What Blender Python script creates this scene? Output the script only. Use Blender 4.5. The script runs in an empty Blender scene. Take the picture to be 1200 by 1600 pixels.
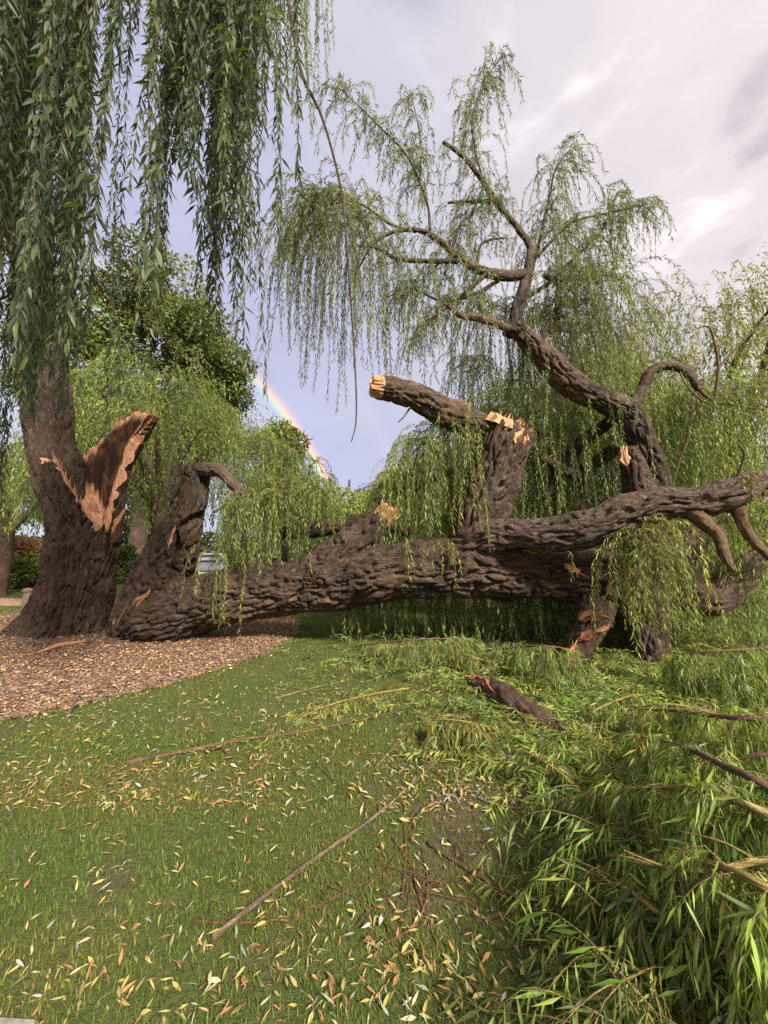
import bpy, math, random
import numpy as np
from mathutils import Vector, Matrix

random.seed(7)
rng = np.random.default_rng(7)
SC = bpy.context.scene
COL = SC.collection
R = math.radians

# ------------------------------------------------------------------ camera, sky, sun, exposure
CAM_H, PITCH, FPX = 1.6, math.atan(60 / 600), 600.0      # 1200 x 1600 photograph, focal length 600 px
cam = bpy.data.cameras.new('camera'); cam_o = bpy.data.objects.new('camera', cam); COL.objects.link(cam_o)
cam_o.location = (0, 0, CAM_H); cam_o.rotation_euler = (R(90) + PITCH, 0, 0)
cam.sensor_fit = 'VERTICAL'; cam.sensor_height = 24; cam.lens = FPX / 1600 * 24
cam.clip_start = 0.05; cam.clip_end = 3000
SC.camera = cam_o

ANTI_AZ, ANTI_EL = R(-46), R(-8.5)                       # the point opposite the sun, centre of the rainbow
ANTI = Vector((math.sin(ANTI_AZ) * math.cos(ANTI_EL), math.cos(ANTI_AZ) * math.cos(ANTI_EL), math.sin(ANTI_EL)))
SUN_EL, SUN_AZ = R(38), R(146)
SUN_DIR = -Vector((math.sin(SUN_AZ) * math.cos(SUN_EL), math.cos(SUN_AZ) * math.cos(SUN_EL), math.sin(SUN_EL)))
sl = bpy.data.lights.new('sun', 'SUN'); sl.energy = 4.8; sl.angle = R(11); sl.color = (1, 0.93, 0.82)
so = bpy.data.objects.new('sun', sl); COL.objects.link(so)
so.rotation_euler = SUN_DIR.to_track_quat('-Z', 'Y').to_euler()

SC.view_settings.view_transform = 'Standard'; SC.view_settings.look = 'None'
SC.view_settings.exposure = 1.1; SC.view_settings.gamma = 1.0; SC.view_settings.use_curve_mapping = False
SC.cycles.max_bounces = 6; SC.cycles.diffuse_bounces = 3; SC.cycles.transmission_bounces = 4
SC.cycles.use_denoising = False
try:
    SC.cycles.denoiser = 'OPENIMAGEDENOISE'
except Exception:
    pass


class NT:
    """small node-tree helper"""
    def __init__(s, tree):
        s.t = tree; s.n = tree.nodes; s.l = tree.links; s.n.clear()

    def node(s, typ, ins=None, **kw):
        nd = s.n.new(typ)
        for k, v in kw.items():
            setattr(nd, k, v)
        for k, v in (ins or {}).items():
            sock = nd.inputs[k]
            if isinstance(v, bpy.types.NodeSocket):
                s.l.new(v, sock)
            else:
                sock.default_value = v
        return nd

    def math(s, op, a, b=0.0, c=0.0, clamp=False):
        return s.node('ShaderNodeMath', {0: a, 1: b, 2: c}, operation=op, use_clamp=clamp).outputs[0]

    def mix(s, fac, a, b, mode='MIX'):
        nd = s.n.new('ShaderNodeMix'); nd.data_type = 'RGBA'; nd.blend_type = mode
        for i, v in ((0, fac), (6, a), (7, b)):
            if isinstance(v, bpy.types.NodeSocket):
                s.l.new(v, nd.inputs[i])
            else:
                nd.inputs[i].default_value = v if i == 0 else (tuple(v) + (1,) if len(v) == 3 else v)
        return nd.outputs[2]

    def ramp(s, fac, stops, interp='LINEAR'):
        nd = s.n.new('ShaderNodeValToRGB'); s.l.new(fac, nd.inputs[0]); cr = nd.color_ramp; cr.interpolation = interp
        while len(cr.elements) < len(stops):
            cr.elements.new(0.5)
        for e, (p, c) in zip(cr.elements, stops):
            e.position = p; e.color = tuple(c) + (1,) if len(c) == 3 else c
        return nd.outputs[0]

    def noise(s, vec, scale, detail=4, rough=0.55, dist=0.0):
        return s.node('ShaderNodeTexNoise', {'Vector': vec, 'Scale': scale, 'Detail': detail, 'Roughness': rough, 'Distortion': dist}).outputs[0]

    def mapping(s, vec, scale, rot=(0, 0, 0)):
        return s.node('ShaderNodeMapping', {'Vector': vec, 'Scale': scale, 'Rotation': rot}).outputs[0]


W = bpy.data.worlds.new('World'); SC.world = W; W.use_nodes = True
g = NT(W.node_tree)
d = g.node('ShaderNodeTexCoord').outputs['Generated']
sky = g.node('ShaderNodeTexSky', sky_type='NISHITA', sun_disc=False, sun_elevation=SUN_EL, sun_rotation=SUN_AZ)
sky_c = g.mix(1.0, sky.outputs[0], (0.10, 0.10, 0.10), 'MULTIPLY')
dot = g.node('ShaderNodeVectorMath', {0: d, 1: tuple(ANTI)}, operation='DOT_PRODUCT').outputs['Value']
ang = g.math('MULTIPLY', g.math('ARCCOSINE', dot), 180 / math.pi)          # degrees away from the antisolar point
# cloud deck: lavender rain sky opposite the sun, warm white overhead and towards the sun
warp = g.noise(d, 1.6, 3)
base = g.ramp(g.math('DIVIDE', g.math('ADD', ang, g.math('MULTIPLY', g.math('SUBTRACT', warp, 0.5), 30)), 180.0),
              [(0.0, (0.58, 0.60, 0.76)), (0.24, (0.52, 0.53, 0.72)), (0.33, (0.53, 0.535, 0.69)), (0.45, (0.70, 0.655, 0.70)), (0.55, (0.92, 0.82, 0.80)), (1.0, (0.95, 0.88, 0.86))])
str_v = g.mapping(d, (1.0, 1.0, 2.2), (0.0, R(-35), R(25)))
st = g.noise(str_v, 3.2, 6, 0.55, 0.6)
st2 = g.noise(g.mapping(d, (1, 1, 2.6), (0, R(-38), R(20))), 7.0, 5, 0.55, 0.4)
clear = g.math('MULTIPLY', g.math('SUBTRACT', ang, 62.0), 1 / 28.0, clamp=True)   # broken cloud only well away from the rain
stv = g.math('ADD', g.math('MULTIPLY', st, 0.7), g.math('MULTIPLY', st2, 0.3))
lit = g.ramp(stv, [(0.36, (0.70, 0.70, 0.76)), (0.48, (0.97, 0.97, 0.985)), (0.54, (1.0, 1.0, 1.0)), (0.74, (1.6, 1.58, 1.57))], 'EASE')
cl = g.mix(clear, base, g.mix(1.0, base, lit, 'MULTIPLY'))
soft = g.noise(g.mapping(d, (1, 1, 1.8)), 2.3, 4)
cl = g.mix(1.0, cl, g.ramp(soft, [(0.3, (0.93, 0.93, 0.95)), (0.7, (1.06, 1.06, 1.05))]), 'MULTIPLY')
skyc = g.mix(0.9, sky_c, cl)
# rainbow: primary near 41.5 degrees, faint secondary near 52, colours reversed
bow_u = g.math('DIVIDE', g.math('SUBTRACT', ang, 38.5), 16.0)
p = lambda deg: (deg - 38.5) / 16.0
bow = g.ramp(bow_u, [(p(39.9), (.62, .55, .95)), (p(40.5), (.50, .80, 1.0)), (p(40.95), (.70, 1.05, .62)), (p(41.3), (1.15, 1.02, .50)), (p(41.7), (1.25, .78, .50)), (p(42.2), (1.0, .55, .62)), (p(43.0), (.9, .55, .7)),
                     (p(50.0), (1.0, .6, .65)), (p(51.6), (.95, .9, .6)), (p(53.4), (.6, .65, 1.0))])
bow_f = g.ramp(bow_u, [(p(39.8), (0, 0, 0)), (p(40.4), (.16,) * 3), (p(41.0), (.55,) * 3), (p(41.7), (.80,) * 3), (p(42.2), (.50,) * 3), (p(42.8), (0, 0, 0)), (p(50.2), (0, 0, 0)), (p(51.4), (.10,) * 3), (p(52.4), (.06,) * 3), (p(54.0), (0, 0, 0))])
sep = g.node('ShaderNodeSeparateXYZ', {0: d}).outputs
fade = g.math('SUBTRACT', 1.0, g.math('MULTIPLY', g.math('SUBTRACT', sep[2], 0.22), 2.6, clamp=True))
inside = g.math('MULTIPLY', g.math('SUBTRACT', 43.0, ang), 0.25, clamp=True)
skyc = g.mix(g.math('MULTIPLY', inside, 0.16), skyc, (0.95, 0.95, 1.0))
skyc = g.mix(g.math('MULTIPLY', bow_f, fade), skyc, bow)
bg = g.node('ShaderNodeBackground', {'Color': skyc, 'Strength': 0.56})
g.node('ShaderNodeOutputWorld', {'Surface': bg.outputs[0]})

# ------------------------------------------------------------------ helpers
def U(x, y, Y):
    """point of the place seen at photograph pixel (x, y), at distance Y ahead of the camera"""
    u, v = (x - 600) / FPX, (800 - y) / FPX
    c, s = math.cos(PITCH), math.sin(PITCH)
    k = Y / (c - s * v)
    return np.array((u * k, Y, CAM_H + (s + c * v) * k))

def GP(x, y, h=0.0):
    """ground point seen at pixel (x, y), at height h"""
    u, v = (x - 600) / FPX, (800 - y) / FPX
    c, s = math.cos(PITCH), math.sin(PITCH)
    k = (h - CAM_H) / (s + c * v)
    return np.array((u * k, (c - s * v) * k, h))

def project(P):
    P = np.asarray(P, float); c, s = math.cos(PITCH), math.sin(PITCH)
    z = P[..., 2] - CAM_H
    dep = P[..., 1] * c + z * s; up = -P[..., 1] * s + z * c
    dep = np.maximum(dep, 1e-3)
    return 600 + FPX * P[..., 0] / dep, 800 - FPX * up / dep, dep

_perm = np.random.default_rng(3).permutation(256); _perm = np.concatenate([_perm, _perm, _perm])
_grad = np.random.default_rng(4).normal(size=(256, 3)); _grad /= np.linalg.norm(_grad, axis=1)[:, None]

def pn(q):
    """gradient noise, about -1..1"""
    q = np.asarray(q, float); i = np.floor(q).astype(int); f = q - i; i &= 255
    w = f * f * f * (f * (f * 6 - 15) + 10)
    def cn(a, b, c):
        h = _perm[_perm[_perm[i[..., 0] + a & 255] + (i[..., 1] + b & 255)] + (i[..., 2] + c & 255)]
        gx = _grad[h]
        return gx[..., 0] * (f[..., 0] - a) + gx[..., 1] * (f[..., 1] - b) + gx[..., 2] * (f[..., 2] - c)
    l = lambda a, b, t: a + (b - a) * t
    x0 = l(l(cn(0, 0, 0), cn(1, 0, 0), w[..., 0]), l(cn(0, 1, 0), cn(1, 1, 0), w[..., 0]), w[..., 1])
    x1 = l(l(cn(0, 0, 1), cn(1, 0, 1), w[..., 0]), l(cn(0, 1, 1), cn(1, 1, 1), w[..., 0]), w[..., 1])
    return l(x0, x1, w[..., 2]) * 1.6

def nrm(a):
    return a / np.maximum(np.linalg.norm(a, axis=-1, keepdims=True), 1e-9)

def mk(name, V, F, mat, parent=None, loc=None, smooth=False, col=None, vec=None, link=True):
    """one mesh object from arrays; F is (n,3) or (n,4), or a list of both"""
    V = np.asarray(V, np.float32).reshape(-1, 3)
    Fs = [np.asarray(f, np.int32) for f in (F if isinstance(F, list) else [F]) if len(f)]
    me = bpy.data.meshes.new(name)
    me.vertices.add(len(V)); me.vertices.foreach_set('co', V.ravel())
    nl = sum(f.size for f in Fs); npoly = sum(len(f) for f in Fs)
    me.loops.add(nl); me.loops.foreach_set('vertex_index', np.concatenate([f.ravel() for f in Fs]))
    tot = np.concatenate([np.full(len(f), f.shape[1], np.int32) for f in Fs])
    me.polygons.add(npoly); me.polygons.foreach_set('loop_start', np.concatenate([[0], np.cumsum(tot)[:-1]]).astype(np.int32))
    me.polygons.foreach_set('use_smooth', np.full(npoly, smooth))
    if col is not None:
        a = me.attributes.new('tint', 'FLOAT_COLOR', 'POINT')
        c4 = np.ones((len(V), 4), np.float32); c4[:, :3] = col; a.data.foreach_set('color', c4.ravel())
    if vec is not None:
        a = me.attributes.new('grain', 'FLOAT_VECTOR', 'POINT'); a.data.foreach_set('vector', np.asarray(vec, np.float32).ravel())
    me.update(calc_edges=True); me.validate()
    if mat: me.materials.append(mat)
    if not link: return me
    o = bpy.data.objects.new(name, me); COL.objects.link(o)
    if parent is not None:
        o.parent = parent
        if parent.type == 'EMPTY': o.location = -parent.location
    if loc is not None: o.location = loc
    return o

def tag(o, label=None, cat=None, group=None, kind=None):
    for k, v in (('label', label), ('category', cat), ('group', group), ('kind', kind)):
        if v: o[k] = v
    return o

def empty(name, loc, label, cat, group=None):
    o = bpy.data.objects.new(name, None); COL.objects.link(o); o.location = Vector(loc); o.empty_display_size = 0.2
    return tag(o, label, cat, group)

def spline(pts, n):
    """Catmull-Rom through the rows of pts, n even samples"""
    P = np.asarray(pts, float)
    if len(P) == 2:
        t = np.linspace(0, 1, n)[:, None]; return P[0] * (1 - t) + P[1] * t
    Q = np.vstack([2 * P[0] - P[1], P, 2 * P[-1] - P[-2]])
    out = []
    for i in range(len(P) - 1):
        a, b, c, e = Q[i:i + 4]; t = np.linspace(0, 1, 24, endpoint=False)[:, None]
        out.append(0.5 * (2 * b + (c - a) * t + (2 * a - 5 * b + 4 * c - e) * t ** 2 + (3 * b - a - 3 * c + e) * t ** 3))
    out = np.vstack(out + [P[-1:]])
    s = np.concatenate([[0], np.cumsum(np.linalg.norm(np.diff(out[:, :3], axis=0), axis=1))])
    t = np.linspace(0, s[-1], n)
    return np.stack([np.interp(t, s, out[:, k]) for k in range(out.shape[1])], 1)

def furrows(q, fx):
    """long interlacing ridges with narrow fissures, along the third coordinate"""
    w = 0.25 / fx * np.stack([pn(q * fx * 0.5 + 3), pn(q * fx * 0.5 + 9), 0 * q[..., 0]], -1) * 1.6
    n1 = np.abs(pn((q + w) * np.array((fx, fx, fx * 0.20)))); n2 = np.abs(pn((q + w) * np.array((fx * 2.0, fx * 2.0, fx * 0.32)) + 11))
    n3 = pn((q + w) * np.array((fx * .7, fx * .7, fx * 1.1)) + 23)
    sm = lambda x, e: np.clip(x / e, 0, 1) ** 2 * (3 - 2 * np.clip(x / e, 0, 1))
    return 1.6 * (sm(n1, .24) - .8) + 0.5 * (sm(n2, .3) - .7) + 0.13 * n3

def tube(path, seg=None, ds=0.04, bark=0.02, fx=9.0, seed=0, close=(False, True), lump=0.12, cracks=(), flare=0.0, kink=0.22):
    """a limb: path rows are x, y, z, radius in metres"""
    path = np.asarray(path, float)
    L = np.linalg.norm(np.diff(path[:, :3], axis=0), axis=1).sum(); n = max(4, int(L / ds))
    S = spline(path, n); C = S[:, :3].copy(); r = np.maximum(S[:, 3], 0.002)
    s_ = np.linspace(0, L, n); kw_ = np.sin(np.pi * np.linspace(0, 1, n)) ** 0.5 * kink * r
    C += np.stack([pn(np.stack([s_ / (r.mean() * 3.2 + .02) + 5 * k, 0 * s_ + seed * 1.7 + 3 * k, 0 * s_], 1)) for k in range(3)], 1) * kw_[:, None]
    if flare: r = r * (1 + flare * np.exp(-s_ / (1.6 * r[0])))
    if seg is None: seg = int(np.clip(2 * math.pi * r.max() / 0.026, 8, 150))
    T = nrm(np.gradient(C, axis=0))
    N = np.zeros_like(C); a = np.array((0, 0, 1.0)) if abs(T[0, 2]) < 0.9 else np.array((0, 1.0, 0))
    N[0] = nrm(np.cross(T[0], a))
    for i in range(1, n):
        v = N[i - 1] - T[i] * (N[i - 1] @ T[i]); N[i] = v / np.linalg.norm(v)
    B = np.cross(T, N); th = np.linspace(0, 2 * math.pi, seg, endpoint=False)
    s = np.concatenate([[0], np.cumsum(np.linalg.norm(np.diff(C, axis=0), axis=1))])
    rm = r[:, None] * np.ones(seg)
    q = np.stack([np.cos(th)[None] * rm, np.sin(th)[None] * rm, np.repeat(s[:, None], seg, 1)], -1) + seed * 7.31
    rad = rm * (1 + lump * pn(q * 1.7 / max(r.max() * 2, 0.15)))
    if bark:
        rad = rad + furrows(q, fx) * np.minimum(bark, 0.17 * r)[:, None]
    dirn = N[:, None] * np.cos(th)[None, :, None] + B[:, None] * np.sin(th)[None, :, None]
    V = C[:, None] + dirn * rad[..., None]
    if cracks:
        X, Y, D = project(V)
        front = (dirn * nrm(np.array((0, 0, CAM_H)) - V)).sum(-1)
        for line, wid, dep in cracks:
            ln = spline(np.array(line, float), 60)
            dd = np.min(np.hypot(X[..., None] - ln[:, 0], Y[..., None] - ln[:, 1]), -1)
            k = np.clip(1 - dd / wid, 0, 1) ** 0.6 * (front > 0.05)
            V = V - dirn * (dep * k)[..., None]
    idx = np.arange(n * seg).reshape(n, seg)
    F = np.stack([idx[:-1], np.roll(idx, -1, 1)[:-1], np.roll(idx, -1, 1)[1:], idx[1:]], -1).reshape(-1, 4)
    V = V.reshape(-1, 3); q = q.reshape(-1, 3); F3 = []
    for e, k in ((0, 0), (1, n - 1)):
        if close[e]:
            V = np.vstack([V, C[k] + T[k] * (rad[k].mean() * 0.3 * (1 if e else -1))]); q = np.vstack([q, q[k * seg]])
            ring = idx[k]; nx = np.roll(ring, -1); c = np.full(seg, len(V) - 1)
            F3.append(np.stack([ring, nx, c] if e else [nx, ring, c], 1))
    return V, [F] + ([np.vstack(F3)] if F3 else []), q

def pxpath(pts):
    """rows (px, py, Y, radius in px) -> rows x, y, z, radius in metres"""
    return np.array([list(U(x, y, Y)) + [r * Y / FPX] for x, y, Y, r in pts])

def limb(name, pts, mat, parent, metres=False, **kw):
    V, F, q = tube(pts if metres else pxpath(pts), **kw)
    return mk(name, V, F, mat, parent, smooth=True, vec=q)

def broken_end(name, c, axis, r, depth, mat, parent, seed=0, tilt=0.0):
    """splintered cross-section of a snapped limb"""
    axis = nrm(np.asarray(axis, float)); a = np.array((0, 0, 1.0)) if abs(axis[2]) < 0.8 else np.array((1.0, 0, 0))
    n1 = nrm(np.cross(axis, a)); n2 = np.cross(axis, n1); rs = np.random.default_rng(seed)
    cells = rs.uniform(-1, 1, (11, 2)); ch = rs.uniform(0, 1, 11) ** 1.3; sl = rs.normal(size=(11, 2)) * 0.35
    rings, seg = 12, 40; V = []; Q = []
    for i in range(rings + 1):
        for j in range(seg):
            rr = (i / rings) ** 0.8; t = 2 * math.pi * j / seg
            u, v = rr * math.cos(t), rr * math.sin(t)
            k = np.argmin(((cells - (u, v)) ** 2).sum(1))
            h = depth * (ch[k] + (sl[k] @ (np.array((u, v)) - cells[k])) + tilt * u)
            if i == rings: h = -depth * 0.4
            jit = 1 + 0.06 * rs.normal() if i > rings - 3 else 1
            V.append(c + axis * h + (n1 * u + n2 * v) * r * jit); Q.append((u * r * 3, v * r * 3, h * 0.3))
    idx = np.arange(len(V)).reshape(rings + 1, seg)
    F = np.stack([idx[:-1], idx[1:], np.roll(idx, -1, 1)[1:], np.roll(idx, -1, 1)[:-1]], -1).reshape(-1, 4)
    return mk(name, np.array(V), F, mat, parent, vec=np.array(Q))

def torn_patch(name, pts, wid, mat, parent, seed=0, proud=0.02, sink=0.05, jag=0.5):
    """jagged strip of exposed wood following 3D points; pushed proud of the bark and sunk at its border"""
    rs = np.random.default_rng(seed); n, m = 26, 9
    C = spline(np.asarray(pts, float), n); T = nrm(np.gradient(C, axis=0)); vd = nrm(np.array((0, 0, CAM_H)) - C)
    S = nrm(np.cross(T, vd)); Nn = np.cross(S, T); Nn *= np.sign((Nn * vd).sum(1))[:, None]
    t = np.linspace(0, 1, n); V = np.zeros((n, m, 3)); Q = np.zeros((n, m, 3))
    wob_ = lambda o_: np.interp(t, np.linspace(0, 1, 7), rs.uniform(-1, 1, 7)); wl = wid * (np.sin(np.pi * np.clip(t, .02, .98)) ** 0.5) * (1 + jag * wob_(0)); wr = wid * (np.sin(np.pi * np.clip(t, .02, .98)) ** 0.5) * (1 + jag * wob_(0))
    L = np.linalg.norm(C[-1] - C[0])
    fib = rs.uniform(-0.5, 1, m) * 0.35 * wid
    for j in range(m):
        a = j / (m - 1); off = -wl * (1 - a) + wr * a
        h = proud + fib[j] + 0.25 * wid * pn(np.stack([t * L * 6, np.full(n, j * 1.7), np.full(n, seed * 3.3)], 1))
        if j in (0, m - 1): h = np.full(n, -sink)
        h[0] = h[-1] = -sink
        e = T * (rs.uniform(-1, 1) * L * 0.12)
        V[:, j] = C + S * off[:, None] + Nn * h[:, None] + e * (np.clip(np.abs(t - .5) * 2 - .3, 0, 1))[:, None]
        Q[:, j] = np.stack([off, np.zeros(n), t * L * 0.3], 1)
    idx = np.arange(n * m).reshape(n, m)
    F = np.stack([idx[:-1, :-1], idx[:-1, 1:], idx[1:, 1:], idx[1:, :-1]], -1).reshape(-1, 4)
    return mk(name, V.reshape(-1, 3), F, mat, parent, vec=Q.reshape(-1, 3))

def spikes(name, roots, dirs, lens, wid, mat, parent, seed=0):
    """bunch of thin tapering wood splinters, one part"""
    rs = np.random.default_rng(seed); V = []; F = []; Q = []
    for c, d_, l_ in zip(roots, dirs, lens):
        d_ = nrm(np.asarray(d_, float) + rs.normal(size=3) * .14); a = nrm(np.cross(d_, rs.normal(size=3))); b_ = np.cross(d_, a); w = wid * rs.uniform(.4, 1.3); k = len(V)
        bend = a * l_ * rs.normal() * .08
        for t, f in ((-.25, 1.0), (.45, .7)):
            for sx, sy in ((1, .35), (0, .5), (-1, .35), (-.8, -.3), (.8, -.3)):
                V.append(c + d_ * l_ * t + bend * t * t + (a * sx + b_ * sy) * w * f); Q.append((sx * w, sy * w, t * l_))
        V.append(c + d_ * l_ + bend + a * w * rs.normal() * .4); Q.append((0, 0, l_))
        for j in range(5):
            j2 = (j + 1) % 5; F.append((k + j, k + j2, k + 5 + j2)); F.append((k + j, k + 5 + j2, k + 5 + j)); F.append((k + 5 + j, k + 5 + j2, k + 10))
    return tag(mk(name, np.array(V), np.array(F), mat, parent, vec=np.array(Q)), kind='stuff')

def end_spikes(c, axis, r, n, lo, hi, mat, parent, seed, wid=.012):
    rs = np.random.default_rng(seed); axis = nrm(np.asarray(axis, float)); a = nrm(np.cross(axis, (0.2, .3, 1))); b_ = np.cross(axis, a)
    t = rs.uniform(0, 6.28, n); q_ = np.sqrt(rs.uniform(.1, 1, n)) * r * .92
    return spikes('splinters', c + (a[None] * np.cos(t)[:, None] + b_[None] * np.sin(t)[:, None]) * q_[:, None], [axis] * n, rs.uniform(lo, hi, n), wid, mat, parent, seed)

# ------------------------------------------------------------------ materials
def material(name):
    m = bpy.data.materials.new(name); m.use_nodes = True
    return m, NT(m.node_tree)

def finish(g_, surf):
    g_.node('ShaderNodeOutputMaterial', {'Surface': surf})

def bark_mat(name, dark, light, scale=1.0, moss=0.0):
    m, g = material(name)
    v = g.node('ShaderNodeAttribute', attribute_name='grain').outputs['Vector']
    pos = g.node('ShaderNodeNewGeometry').outputs['Position']
    vs = g.mapping(v, (1, 1, 0.28))
    n1 = g.math('MULTIPLY', g.math('ABSOLUTE', g.math('SUBTRACT', g.noise(vs, 16 * scale, 5, 0.6, 0.7), 0.5)), 3.2, clamp=True); n2 = g.noise(pos, 1.1, 3); n3 = g.noise(vs, 60 * scale, 3)
    c = g.mix(g.math('MULTIPLY', g.ramp(n1, [(0.05, (0, 0, 0)), (0.5, (1, 1, 1))]), g.ramp(n3, [(0.25, (.45,) * 3), (0.7, (1, 1, 1))])), dark, light)
    c = g.mix(g.ramp(g.noise(pos, 3.1, 4), [(0.52, (0, 0, 0)), (0.68, (0.5,) * 3)]), c, (light[0] * 1.15, light[1] * 1.22, light[2] * 1.35))
    c = g.mix(g.ramp(n2, [(0.35, (0, 0, 0)), (0.7, (0.55, 0.55, 0.55))]), c, (light[0] * 1.15, light[1] * 0.92, light[2] * 0.78))
    if moss:
        c = g.mix(g.ramp(g.noise(pos, 2.3, 4), [(0.5, (0, 0, 0)), (0.75, (moss,) * 3)]), c, (0.07, 0.075, 0.03))
    h = g.math('ADD', g.math('MULTIPLY', n1, 1.0), g.math('MULTIPLY', n3, 0.35))
    b = g.node('ShaderNodeBump', {'Strength': 1.0, 'Distance': 0.045 / scale, 'Height': h}).outputs[0]
    ro = g.ramp(n3, [(0.3, (0.68,) * 3), (0.7, (0.92,) * 3)])
    s = g.node('ShaderNodeBsdfPrincipled', {'Base Color': c, 'Roughness': ro, 'Normal': b, 'Specular IOR Level': 0.25}).outputs[0]
    finish(g, s); return m

M_BARK = bark_mat('willow_bark', (0.028, 0.018, 0.012), (0.132, 0.094, 0.067))
M_BARK2 = bark_mat('upper_bark', (0.032, 0.022, 0.016), (0.155, 0.115, 0.089), 1.3)
M_TWIG = bark_mat('twig_bark', (0.08, 0.052, 0.03), (0.17, 0.12, 0.07), 3)
M_PALE = bark_mat('weathered_stick', (0.10, 0.075, 0.048), (0.24, 0.19, 0.125), 3)
M_RED = bark_mat('reddish_twig', (0.11, 0.05, 0.03), (0.21, 0.11, 0.065), 3)
M_YEL = bark_mat('yellow_shoot', (0.20, 0.155, 0.05), (0.36, 0.29, 0.11), 2)

def wood_mat(name, c0, c1, rot=False):
    m, g = material(name)
    v = g.node('ShaderNodeAttribute', attribute_name='grain').outputs['Vector']
    pos = g.node('ShaderNodeNewGeometry').outputs['Position']
    n1 = g.noise(g.mapping(v, (1, 1, 0.15)), 30, 5, 0.6, 0.3); n2 = g.noise(pos, 7, 4)
    c = g.mix(g.ramp(n1, [(0.3, (0, 0, 0)), (0.7, (1, 1, 1))]), c0, c1)
    c = g.mix(g.ramp(n2, [(0.55, (0, 0, 0)), (0.75, (0.35,) * 3)]), c, (c0[0] * 0.7, c0[1] * 0.5, c0[2] * 0.4))
    if rot:
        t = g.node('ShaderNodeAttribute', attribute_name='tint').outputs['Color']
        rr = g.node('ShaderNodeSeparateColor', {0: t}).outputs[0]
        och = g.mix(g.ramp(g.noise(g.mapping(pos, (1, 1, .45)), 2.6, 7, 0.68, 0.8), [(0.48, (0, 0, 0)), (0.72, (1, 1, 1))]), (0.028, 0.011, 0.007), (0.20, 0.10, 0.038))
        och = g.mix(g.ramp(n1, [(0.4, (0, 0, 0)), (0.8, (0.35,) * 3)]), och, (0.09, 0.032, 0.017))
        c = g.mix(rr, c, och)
    b = g.node('ShaderNodeBump', {'Strength': 0.8, 'Distance': 0.02, 'Height': g.math('ADD', n1, g.math('MULTIPLY', n2, 0.4))}).outputs[0]
    s = g.node('ShaderNodeBsdfPrincipled', {'Base Color': c, 'Roughness': 0.75, 'Normal': b, 'Specular IOR Level': 0.25}).outputs[0]
    finish(g, s); return m

M_WOOD = wood_mat('fresh_wood', (0.45, 0.21, 0.105), (0.61, 0.34, 0.185))
M_HEART = wood_mat('torn_heartwood', (0.34, 0.135, 0.075), (0.66, 0.37, 0.22), rot=True)
M_HEART2 = wood_mat('splinter_wood', (0.42, 0.20, 0.11), (0.64, 0.38, 0.23))
M_OLDWOOD = wood_mat('weathered_wood', (0.30, 0.15, 0.085), (0.50, 0.29, 0.17))
M_REDWOOD = wood_mat('red_rotten_wood', (0.16, 0.06, 0.035), (0.26, 0.11, 0.06))

def leaf_mat(name, back=0.55, trans=0.3, rough=0.42, spec=0.45):
    m, g = material(name)
    t = g.node('ShaderNodeAttribute', attribute_name='tint').outputs['Color']
    bf = g.node('ShaderNodeNewGeometry').outputs['Backfacing']
    pale = g.mix(0.5, t, (0.21, 0.23, 0.16))
    c = g.mix(g.math('MULTIPLY', bf, back), t, pale)
    s = g.node('ShaderNodeBsdfPrincipled', {'Base Color': c, 'Roughness': rough, 'Specular IOR Level': spec}).outputs[0]
    tc = g.mix(1.0, t, (1.5, 1.6, 0.7), 'MULTIPLY')
    tr = g.node('ShaderNodeBsdfTranslucent', {'Color': tc}).outputs[0]
    finish(g, g.node('ShaderNodeMixShader', {0: trans, 1: s, 2: tr}).outputs[0]); return m

M_LEAF = leaf_mat('willow_leaf', 0.85, 0.32, 0.5, 0.32)
M_FAR = leaf_mat('tree_leaf', 0.3, 0.3, 0.55, 0.3)
M_DRY = leaf_mat('fallen_leaf', 0.25, 0.1, 0.6, 0.3)
M_GRASS = leaf_mat('grass_blade', 0.0, 0.3, 0.55, 0.25)

def simple(name, c, rough=0.6, metal=0.0, bump=0.0, scale=20, var=0.25, spec=0.5):
    m, g = material(name)
    pos = g.node('ShaderNodeTexCoord').outputs['Object']
    n = g.noise(pos, scale, 5)
    k = g.ramp(n, [(0.3, (1 - var,) * 3), (0.7, (1 + var,) * 3)])
    ins = {'Base Color': g.mix(1.0, c, k, 'MULTIPLY'), 'Roughness': rough, 'Metallic': metal, 'Specular IOR Level': spec}
    if bump: ins['Normal'] = g.node('ShaderNodeBump', {'Strength': bump, 'Distance': 0.02, 'Height': n}).outputs[0]
    finish(g, g.node('ShaderNodeBsdfPrincipled', ins).outputs[0]); return m

# ------------------------------------------------------------------ leaves and hanging shoots
GREENS = np.array([(0.050, 0.085, 0.030), (0.065, 0.105, 0.034), (0.085, 0.125, 0.038), (0.055, 0.080, 0.042)])

def tints(n, palette, var=0.22):
    c = np.asarray(palette)[rng.integers(0, len(palette), n)] * (1.36, 1.2, .90)
    return np.clip(c * (1 + var * rng.normal(size=(n, 1))) * (1 + 0.06 * rng.normal(size=(n, 3))), 0.005, 0.9)

class Leaves:
    def __init__(s): s.a = []
    def add(s, pos, dr, nm, ln, wd, col): s.a.append((pos, nrm(dr), nm, ln, wd, col))
    def cat(s):
        r = [np.concatenate([x[i] for x in s.a]) for i in range(6)]
        r[2] = nrm(r[2] - r[1] * (r[1] * r[2]).sum(1, keepdims=True)); return r

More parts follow.
